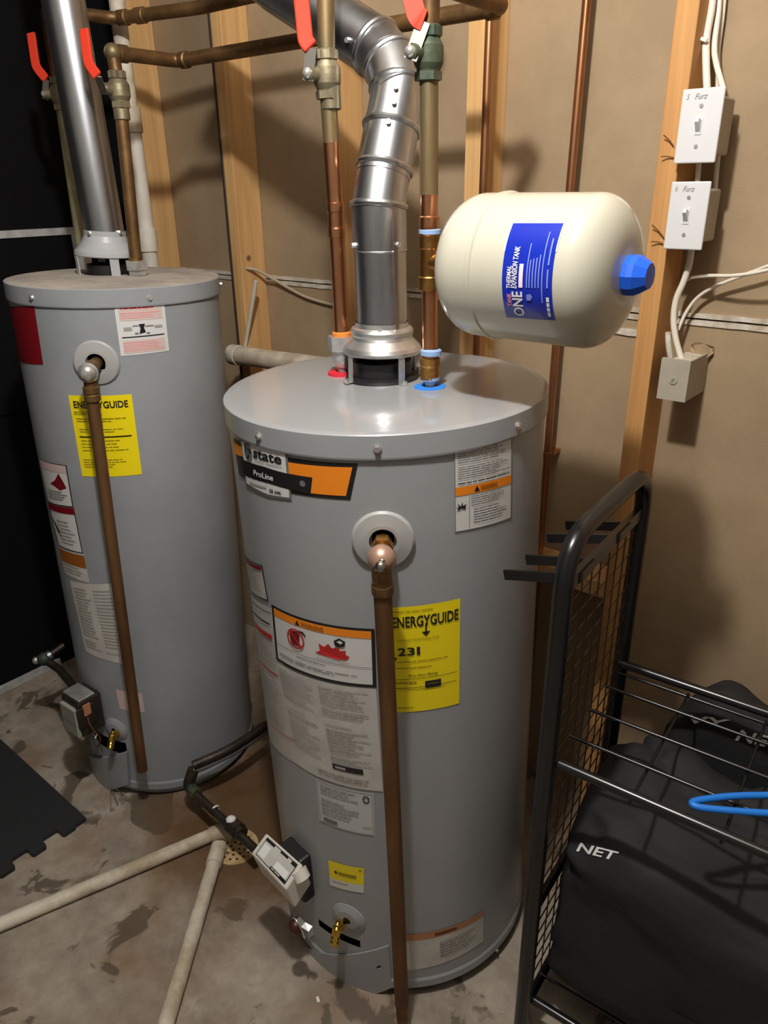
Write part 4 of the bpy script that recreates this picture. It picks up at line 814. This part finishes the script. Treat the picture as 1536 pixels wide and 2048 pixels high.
MB().lathe([(.0205, .0), (.0205, .5), (.0265, .5), (.0265, 0), (.0205, 0)], V(a[0], YH, zz), (.9, 0.0, .03), 24).build('run', 'pvcd', t)
MB().lathe([(.029, -.002), (.029, .03), (.0265, .031)], V(a[0], YH, zz), (.9, 0.0, .03), 24).build('collar', 'pvc', t)
MB().box((a[0] + .15, YH + .0, zz - .04), (a[0] + .17, WY - .001, zz - .026)).build('hanger', 'galvd', t)
# cleat, cable and stub near the second stud
mb = MB().tube([atY(512, 562, 1.412), atY(490, 697, 1.412)], .0055, 10); single(mb, 'conduit', 'pvc', 'short thin white conduit fixed slantwise on a pine stud', 'conduit')
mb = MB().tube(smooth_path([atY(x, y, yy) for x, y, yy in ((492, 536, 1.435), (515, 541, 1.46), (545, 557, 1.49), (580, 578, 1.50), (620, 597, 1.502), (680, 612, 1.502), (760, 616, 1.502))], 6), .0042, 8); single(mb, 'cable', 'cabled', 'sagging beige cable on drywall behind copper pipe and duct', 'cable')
x3 = XS[5]
mb = MB().tube([V(x3 - .044, SF + .004, .2), V(x3 - .043, SF + .004, 2.5)], .0055, 8); single(mb, 'cable', 'darkline', 'thin black line along the edge of a pine stud', 'cable')  # plain dark line following the left edge of the stud

# ================================================================== switches, junction box and cables by the amber stud
YS = 1.400
def switch(px, txt, label):
    tl, tr, brr, bl = [atY(x, y, YS) for x, y in px]; x0 = (tl[0] + bl[0]) / 2; x1 = (tr[0] + brr[0]) / 2; z1 = (tl[2] + tr[2]) / 2; z0 = (bl[2] + brr[2]) / 2
    t = thing('light_switch', label, 'switch', V((x0 + x1) / 2, YS, z0), 'white toggle switches on the amber stud')
    o = MB().box((x0, YS, z0), (x1, YS + .0055, z1), bev=.0022).build('plate', 'plate', t)
    cx, cz = (x0 + x1) / 2, (z0 + z1) / 2
    MB().box((XS[2] + .0008, YS + .0058, z0 + .012), (x1 - .004, YS + .075, z1 - .012), bev=.004).build('back_box', 'boxg', t)
    MB().box((x0 + .012, YS + .0058, z0 + .02), (XS[2] + .0005, SF - .0005, z1 - .02)).build('bracket', 'boxg', t)
    MB().box((cx - .0055, YS - .0012, cz - .0125), (cx + .0055, YS - .0001, cz + .0125)).build('toggle_bezel', 'plate', t)
    g = MB(); g.prism([V(cx - .004, YS - .001, cz - .009), V(cx + .004, YS - .001, cz - .009), V(cx + .004, YS - .001, cz + .008), V(cx - .004, YS - .001, cz + .008)], [V(cx - .003, YS - .014, cz + .006), V(cx + .003, YS - .014, cz + .006), V(cx + .003, YS - .012, cz + .012), V(cx - .003, YS - .012, cz + .012)]); g.build('toggle', 'plate', t)
    for dz in (-.030, .030): MB().cyl(V(cx, YS + .001, cz + dz), V(cx, YS - .0014, cz + dz), .0032, n=12).build('screw', 'zinc', t)
    for s_, a0_, a1_ in ((txt[0], .12, .19), (txt[1], .32, .62)):
        vs, fs = text2d(s_, False, .35); mb = MB(); mb.add([V(x0 + (x1 - x0) * (a0_ + (a1_ - a0_) * v[0]), YS - .0004, z1 - .016 + .0085 * v[1]) for v in vs], fs); mb.build('handwriting', 'inkg', t)
    return t, x0, x1, z0, z1
s1 = switch(((1365, 178), (1450, 173), (1430, 328), (1348, 325)), ('S', 'Furz'), 'white toggle switch plate topmost on the amber stud')
s2 = switch(((1341, 364), (1420, 362), (1405, 501), (1328, 498)), ('N', 'Furz'), 'white toggle switch plate between upper switch and gray box')
YJ = 1.405; tl, tr, brr, bl = [atY(x, y, YJ) for x, y in ((1322, 716), (1381, 722), (1371, 804), (1314, 798))]
x0, x1, z1, z0 = XS[2] + .001, (tr[0] + brr[0]) / 2, (tl[2] + tr[2]) / 2, (bl[2] + brr[2]) / 2
jb = thing('junction_box', 'gray plastic junction box below two white switches', 'junction box', V((x0 + x1) / 2, YJ, z0))
x0 = (tl[0] + bl[0]) / 2
MB().box((x0, YJ, z0), (x1, YJ + .006, z1)).box((x0 + .0002, YJ + .006, z0 + .001), (x1, SF - .001, z0 + .005)).box((x0 + .0002, SF - .001, z0 + .001), (x1, WY - .001, z0 + .005)).box((x1 - .004, YJ + .006, z0 + .005), (x1, WY - .001, z1 - .001)).box((x0 + .0002, YJ + .006, z0 + .005), (x0 + .004, SF - .001, z1 - .001)).build('box_body', 'boxg', jb)
MB().cyl(V((x0 + x1) / 2, YJ - .0018, (z0 + z1) / 2), V((x0 + x1) / 2, YJ + .002, (z0 + z1) / 2), .0075, n=20).build('knockout', 'boxg', jb)
MB().add([V((x0 + x1) / 2 + a, YJ - .002, (z0 + z1) / 2 + b) for a, b in ((-.004, -.003), (0, -.005), (.004, .003), (-.002, .003))], [(0, 1, 2, 3)]).build('screw_slot', 'zinc', jb)
MB().box((x0 + .012, YJ + .007, z1 - .014), (x1 - .005, WY - .004, z1 - .004)).build('packing', 'tape', jb)
# torn drywall paper beside the box
mb = MB(); rnd = random.Random(3); n_ = 18; o_ = V(x1 - .012, WY - .0025, z1 + .006)
ring_ = [o_ + V(.026 * math.cos(t) * rnd.uniform(.6, 1.15), -abs(.012 * math.sin(t)) - .001, .017 * math.sin(t) * rnd.uniform(.6, 1.1)) for t in np.linspace(0, 2 * math.pi, n_, endpoint=False)]
mb.prism(ring_, [p + V(0, .0015, 0) for p in ring_]); o = mb.build('torn_paper', 'drywall', wb)
def cable(pts, r, m, label, name='cable'):
    return single(MB().tube(smooth_path(pts, 7), r, 10), name, m, label, 'cable')
tz = s1[4]
cable([atY(x, y, yy) for x, y, yy in ((1428, -60, 1.47), (1424, 10, 1.468), (1413, 75, 1.462), (1412, 120, 1.45), (1414, 178, 1.44))], .0062, 'cable', 'thick white cable coming down into the top switch')
cable([atY(x, y, yy) for x, y, yy in ((1442, -60, 1.484), (1437, 20, 1.482), (1429, 90, 1.472), (1432, 125, 1.455), (1446, 176, 1.44))], .0048, 'cable', 'white cable branching sideways into the top switch')
cable([atY(x, y, yy) for x, y, yy in ((1452, -60, 1.497), (1446, 20, 1.497), (1436, 100, 1.497), (1436, 150, 1.497), (1434, 200, 1.495))], .0042, 'cable', 'thin white cable lying against drywall above the top switch')
mb = MB().strip([atY(1402, 77, 1.447), atY(1414, 81, 1.447)], V(0, 0, 1), .005, .004); single(mb, 'cable_staple', 'plate', 'white plastic staple holding the cables above switches', 'staple')
cable([atY(1398, 318, 1.445), atY(1396, 345, 1.442), atY(1394, 372, 1.445)], .0045, 'cable', 'short white cable between the two switch boxes')
cable([atY(1438, 290, 1.492), atY(1434, 330, 1.492), atY(1430, 375, 1.492), atY(1424, 420, 1.492)], .0045, 'cable', 'white cable running behind both switch boxes on drywall')
jy = 1.45
cable([atY(x, y, yy) for x, y, yy in ((1384, 490, 1.455), (1378, 530, 1.455), (1366, 566, 1.452), (1352, 600, 1.45), (1347, 640, 1.448), (1352, 680, 1.446), (1364, 722, 1.445))], .0058, 'cable', 'thick white cable from lower switch into gray junction box')
cable([atY(x, y, yy) for x, y, yy in ((1352, 640, 1.462), (1356, 590, 1.465), (1372, 560, 1.47), (1410, 552, 1.46), (1470, 551, 1.45), (1536, 540, 1.44), (1640, 510, 1.43))], .0034, 'cable', 'thin white cable arching right, highest of three by junction box')
cable([atY(x, y, yy) for x, y, yy in ((1356, 660, 1.470), (1372, 625, 1.48), (1395, 595, 1.485), (1430, 573, 1.485), (1480, 553, 1.48), (1536, 532, 1.475), (1640, 490, 1.47))], .0032, 'cable', 'thin white cable crossing under the arching cable')
cable([atY(x, y, yy) for x, y, yy in ((1336, 664, 1.435), (1337, 690, 1.435), (1342, 724, 1.44))], .0055, 'tape', 'plaster-crusted cable stub on junction box')
for k, (p, q_) in enumerate((((1347, 292), (1327, 270)), ((1347, 315), (1322, 313)), ((1328, 476), (1304, 450)), ((1326, 487), (1302, 483)))):
    a = atY(*p, SF - .003); b = atY(*q_, SF - .010); mb = MB().tube([a, (a + b) / 2 + V(0, .002, .001), b], .0011, 6); single(mb, 'bent_wire', 'nail', 'rusty wire end %s beside the %s switch' % ('bent upward' if k % 2 == 0 else 'sticking straight out', 'upper' if k < 2 else 'lower'), 'wire', 'rusty wire ends by the switches')

# ================================================================== floor things
rf = .0165
a0_, a1_ = atZ(-60, 1874, rf), atZ(428, 1668, rf)
t = thing('pvc_drain_pipe', 'white PVC drain pipe on floor reaching toward the rubber mat', 'pipe', (a0_ + a1_) / 2 * V(1, 1, 0))
d = (a1_ - a0_) / np.linalg.norm(a1_ - a0_); MB().tube([a0_ - d * .05, a1_], rf, 20).build('run', 'pvcd', t)
b0, b1 = atZ(322, 2080, rf), atZ(436, 1700, rf)
MB().tube(fillet([a1_ - d * .01, a1_ + d * .022 + V(0, 0, .001), a1_ + d * .022 + V(.035, .012, -.003)], .02), rf + .003, 20).build('elbow', 'pvcd', t)
t2_ = thing('pvc_drain_pipe', 'white PVC drain pipe on floor aimed at the copper discharge end', 'pipe', (b0 + b1) / 2 * V(1, 1, 0))
d2_ = (b1 - b0) / np.linalg.norm(b1 - b0); MB().tube([b0 - d2_ * .4, b1], rf, 20).build('run', 'pvcd', t2_)
MB().tube([b1 - d2_ * .045, b1 + d2_ * .012], rf + .003, 20).build('end_sleeve', 'pvcd', t2_)
gr = thing('floor_drain', 'perforated cream floor drain cover under the gas pipe', 'drain', dc)
hl = [circle((dc[0] + rr * math.cos(2 * math.pi * (k + .5 * (rr > .02)) / cnt), dc[1] + rr * math.sin(2 * math.pi * (k + .5 * (rr > .02)) / cnt)), .0036, 10) for rr, cnt in ((.012, 5), (.026, 10), (.040, 15)) for k in range(cnt)]
MB().add(*plate2d(circle(dc, .056, 36), hl, .0004, .0034)).build('cover', 'grate', gr)
MB().lathe([(.0495, -.001), (.0495, -.079), (0, -.079)], dc, (0, 0, 1), 36).build('drain_cup', 'iron', gr)
# rubber mat with interlocking teeth on the near edges
mt = [atZ(0, 1485), atZ(172, 1635), atZ(0, 1745)]
mx1, my1 = -1.545, .612
out = []
tooth = .042
x = -2.24; out.append(V(x, my1, 0)); out.append(V(mx1, my1, 0))
y = my1 - .03; k = 0
while y > -.6:
    out.append(V(mx1 - (0 if k % 2 == 0 else .020), y, 0)); 
    nx = y - tooth * (1 if k % 2 else .9); out.append(V(mx1 - (0 if k % 2 == 0 else .020) + (.006 if k % 2 == 0 else -.004), y - .004, 0)); out.append(V(mx1 - (0 if k % 2 == 0 else .020) + (.006 if k % 2 == 0 else -.004), nx + .004, 0)); out.append(V(mx1 - (0 if k % 2 == 0 else .020), nx, 0)); y = nx; k += 1
out.append(V(-2.24, y, 0))
mb = MB(); mb.prism([p + V(0, 0, .0005) for p in out], [p + V(0, 0, .012) for p in out]); single(mb, 'rubber_mat', 'rubber', 'black interlocking rubber floor mat with toothed edge by black wall', 'mat', org=(-1.9, 0, .0005))

# ================================================================== black wire rack
th = math.radians(4); U_ = V(math.cos(th), math.sin(th), 0); W_ = V(-math.sin(th), math.cos(th), 0); RO = V(-.398, .868, 0); DP = .345; LN = .92
rk = thing('wire_rack', 'black tubular wire rack with mesh end panel beside newer water heater', 'rack', RO)
rt = .0145
def K(u, v, z): return RO + U_ * u + W_ * v + V(0, 0, z)
ZT = 1.062
for u in (0, LN):
    MB().tube(fillet([K(u, 0, .004), K(u, 0, ZT), K(u, DP, ZT), K(u, DP, .004)], .075, 8), rt, 16).build('end_frame', 'blackm', rk)
    MB().strip([K(u, .012, .985), K(u, DP - .012, .985)], U_, .010, .022).build('cross_bar', 'blackm', rk)
    MB().tube([K(u, 0, .33), K(u, DP, .33)], .008, 10).build('cross_rod', 'blackm', rk)
    MB().tube([K(u, 0, .055), K(u, DP, .055)], .008, 10).build('cross_rod', 'blackm', rk)
    mw = M['meshw']; me_v = None
    for k in range(1, 9): MB().tube([K(u, DP * k / 9, .055), K(u, DP * k / 9, .978)], .0013, 6, False).build('mesh_wire', mw, rk)
    for k in range(25): MB().tube([K(u - .002, .008, .08 + k * .036), K(u - .002, DP - .008, .08 + k * .036 + .004)], .0013, 6, False).build('mesh_wire', mw, rk)
for u0_, v0_ in ((0, .075), (0, .235)):                         # flat U brackets sticking out of the end frame
    MB().strip(fillet([K(u0_ - .114, v0_ - .03, .955), K(u0_ + .006, v0_ - .03, .985), K(u0_ + .006, v0_ + .03, .985), K(u0_ - .106, v0_ + .03, .958)], .008, 3), V(0, 0, 1), .016, .005).build('hook_bracket', 'blackm', rk)
ZR = .668
MB().tube([K(-.004, .012, ZR), K(LN, .012, ZR)], .0085, 12).build('front_rail', 'blackm', rk)
MB().tube([K(.0, DP - .012, ZR), K(LN, DP - .012, ZR)], .0085, 12).build('rear_rail', 'blackm', rk)
for v in (.095, .18, .262): MB().tube([K(0, v, ZR - .01), K(LN, v, ZR - .01)], .0032, 8).build('shelf_wire', 'blackm', rk)
MB().tube([K(0, DP - .012, ZR - .022), K(LN, DP - .012, ZR - .022)], .003, 8).build('shelf_wire', 'blackm', rk)
for k in range(1, 7): MB().tube([K(LN * k / 7, .012, ZR - .016), K(LN * k / 7, DP - .012, ZR - .016)], .0026, 8).build('shelf_wire', 'blackm', rk)
for v in (.012, DP - .012): MB().tube([K(0, v, .09), K(LN, v, .09)], .0085, 12).build('lower_rail', 'blackm', rk)
for v in (.07, .14, .21, .28): MB().tube([K(0, v, .085), K(LN, v, .085)], .0032, 8).build('shelf_wire', 'blackm', rk)

# ------------------------------------------------------------------ bags in the rack
def bag(label, cu, cv, cz, su, sv, sz, rotz, seed, folds, power=2.6, amp=.035, vlim=(-9, 9), zlim=(0, 9)):
    mb = MB(); n, m = 110, 64; vs = []
    for j in range(m + 1):
        ph = math.pi * j / m
        for i in range(n):
            a = 2 * math.pi * i / n
            f = lambda c: math.copysign(abs(c) ** (2 / power), c)
            p = V(f(math.cos(a)) * f(math.sin(ph)), f(math.sin(a)) * f(math.sin(ph)), f(math.cos(ph)))
            s_ = V(p[0] * su, p[1] * sv, p[2] * sz); q_ = Vector((s_ + V(seed, seed * 1.7, 0)))
            d_ = noise.noise(q_ * 6) * amp + abs(noise.noise(q_ * 9 + Vector((5, 2, 1)))) * amp * 1.5 - abs(noise.noise(q_ * 19 + Vector((1, 7, 3)))) * amp * .8 - noise.ridged_multi_fractal(q_ * 4.2, 1, 2, 3, 1, 2) * amp * .3
            r = s_ * (1 + d_ / max(np.linalg.norm(s_), .05))
            r[2] = r[2] + folds(r[0], r[1]) * (1 if p[2] > 0 else 0)
            cz_ = math.cos(rotz); sz_ = math.sin(rotz)
            vs.append(K(max(cu + r[0] * cz_ - r[1] * sz_, .022), min(max(cv + r[0] * sz_ + r[1] * cz_, vlim[0]), vlim[1]), min(max(cz + r[2], zlim[0]), zlim[1])))
    fs = [(j * n + i, j * n + (i + 1) % n, (j + 1) * n + (i + 1) % n, (j + 1) * n + i) for j in range(m) for i in range(n)]
    mb.add(vs, fs, True); return single(mb, 'sports_bag', 'bag', label, 'bag'), mb
bg1, mb1 = bag('black nylon bag with white letters standing between rack and drywall', .46, .432, .31, .40, .066, .315, 0, 3.1, lambda x, y: -.06 * max(0, -x - .25) / .2 + .02 * math.sin(x * 14), 4, .028, (.374, .482), (.001, .64))
bg2, mb2 = bag('black nylon bag with white NET lettering lying inside the rack', .43, .172, .315, .45, .150, .22, -.0, 8.4, lambda x, y: .014 * math.sin(x * 13) + .34 * y - .05 * max(0, x - .1), 5, .026, (.028, .316), (.099, .63))
from mathutils.bvhtree import BVHTree
def print_on(mb, o, quad, txt, shear=0.):
    bv = BVHTree.FromPolygons([Vector(p) for p in mb.v], mb.f); vs, fs = text2d(txt, True, shear); pts = []
    for v in vs:
        x = (quad[0][0] * (1 - v[0]) + quad[1][0] * v[0]) * v[1] + (quad[3][0] * (1 - v[0]) + quad[2][0] * v[0]) * (1 - v[1]); y = (quad[0][1] * (1 - v[0]) + quad[1][1] * v[0]) * v[1] + (quad[3][1] * (1 - v[0]) + quad[2][1] * v[0]) * (1 - v[1])
        d_ = ray(x, y); d_ = d_ / np.linalg.norm(d_); h = bv.ray_cast(Vector(CAM), Vector(d_))
        if h[0] is None: return None
        pts.append(V(h[0]) - d_ * .003 - V(o.location))
    t_ = MB().add(pts, fs); t_.recalc = False; r = t_.build('lettering', 'whitep'); r.parent = o; return r
print_on(mb2, bg2, ((1156, 1684), (1238, 1704), (1232, 1722), (1152, 1702)), 'NET', .15)
print_on(mb2, bg2, ((1112, 1671), (1134, 1662), (1132, 1672), (1112, 1684)), 'V/', .2)
print_on(mb1, bg1, ((1376, 1428), (1462, 1440), (1462, 1458), (1382, 1446)), 'VY', .3)
print_on(mb1, bg1, ((1476, 1458), (1570, 1480), (1566, 1502), (1470, 1480)), 'NET', .2)
# blue handle resting on the top shelf
zb = ZR + .012
lp_ = [atZ(x, y, zb) for x, y in ((1640, 1586), (1560, 1590), (1470, 1592), (1400, 1600), (1384, 1607), (1402, 1615), (1470, 1622), (1560, 1628), (1640, 1632))]
mb = MB().tube(smooth_path(lp_, 6), .0052, 12); single(mb, 'strap_loop', 'bstrap', 'bright blue looped strap lying on top wire shelf', 'strap')

mat('white_chip', srgb(224, 220, 212), .7); M['chip'] = MATS['white_chip']
cp_ = atZ(636, 2000); mb = MB().box((-.006, -.003, .0003), (.006, .003, .003), np.array(Matrix.Rotation(-.5, 3, 'Z')), cp_, bev=.0008); single(mb, 'plaster_chip', 'chip', 'tiny white plaster chip on floor before newer water heater', 'debris')
wp = atZ(225, 1590); ws = thing('wire_scrap', 'small tangle of thin wires under the older heater door', 'wire', wp)
for k, (x_, y_) in enumerate(((222, 1618), (236, 1612), (246, 1590))):
    e_ = atZ(x_, y_, .002); MB().tube(smooth_path([wp + V(0, 0, .03), (wp + e_) / 2 + V(.004 * k, 0, .022), e_ + V(0, 0, .001)], 5), .0012, 6).build('strand', 'leverm', ws)
q = C1.hit(991, 1898); n = C1.nrm(q); c = C1.pt(q, .002); MB().hexn(c, c + n * .004, .0035).build('screw', 'steel', W1)
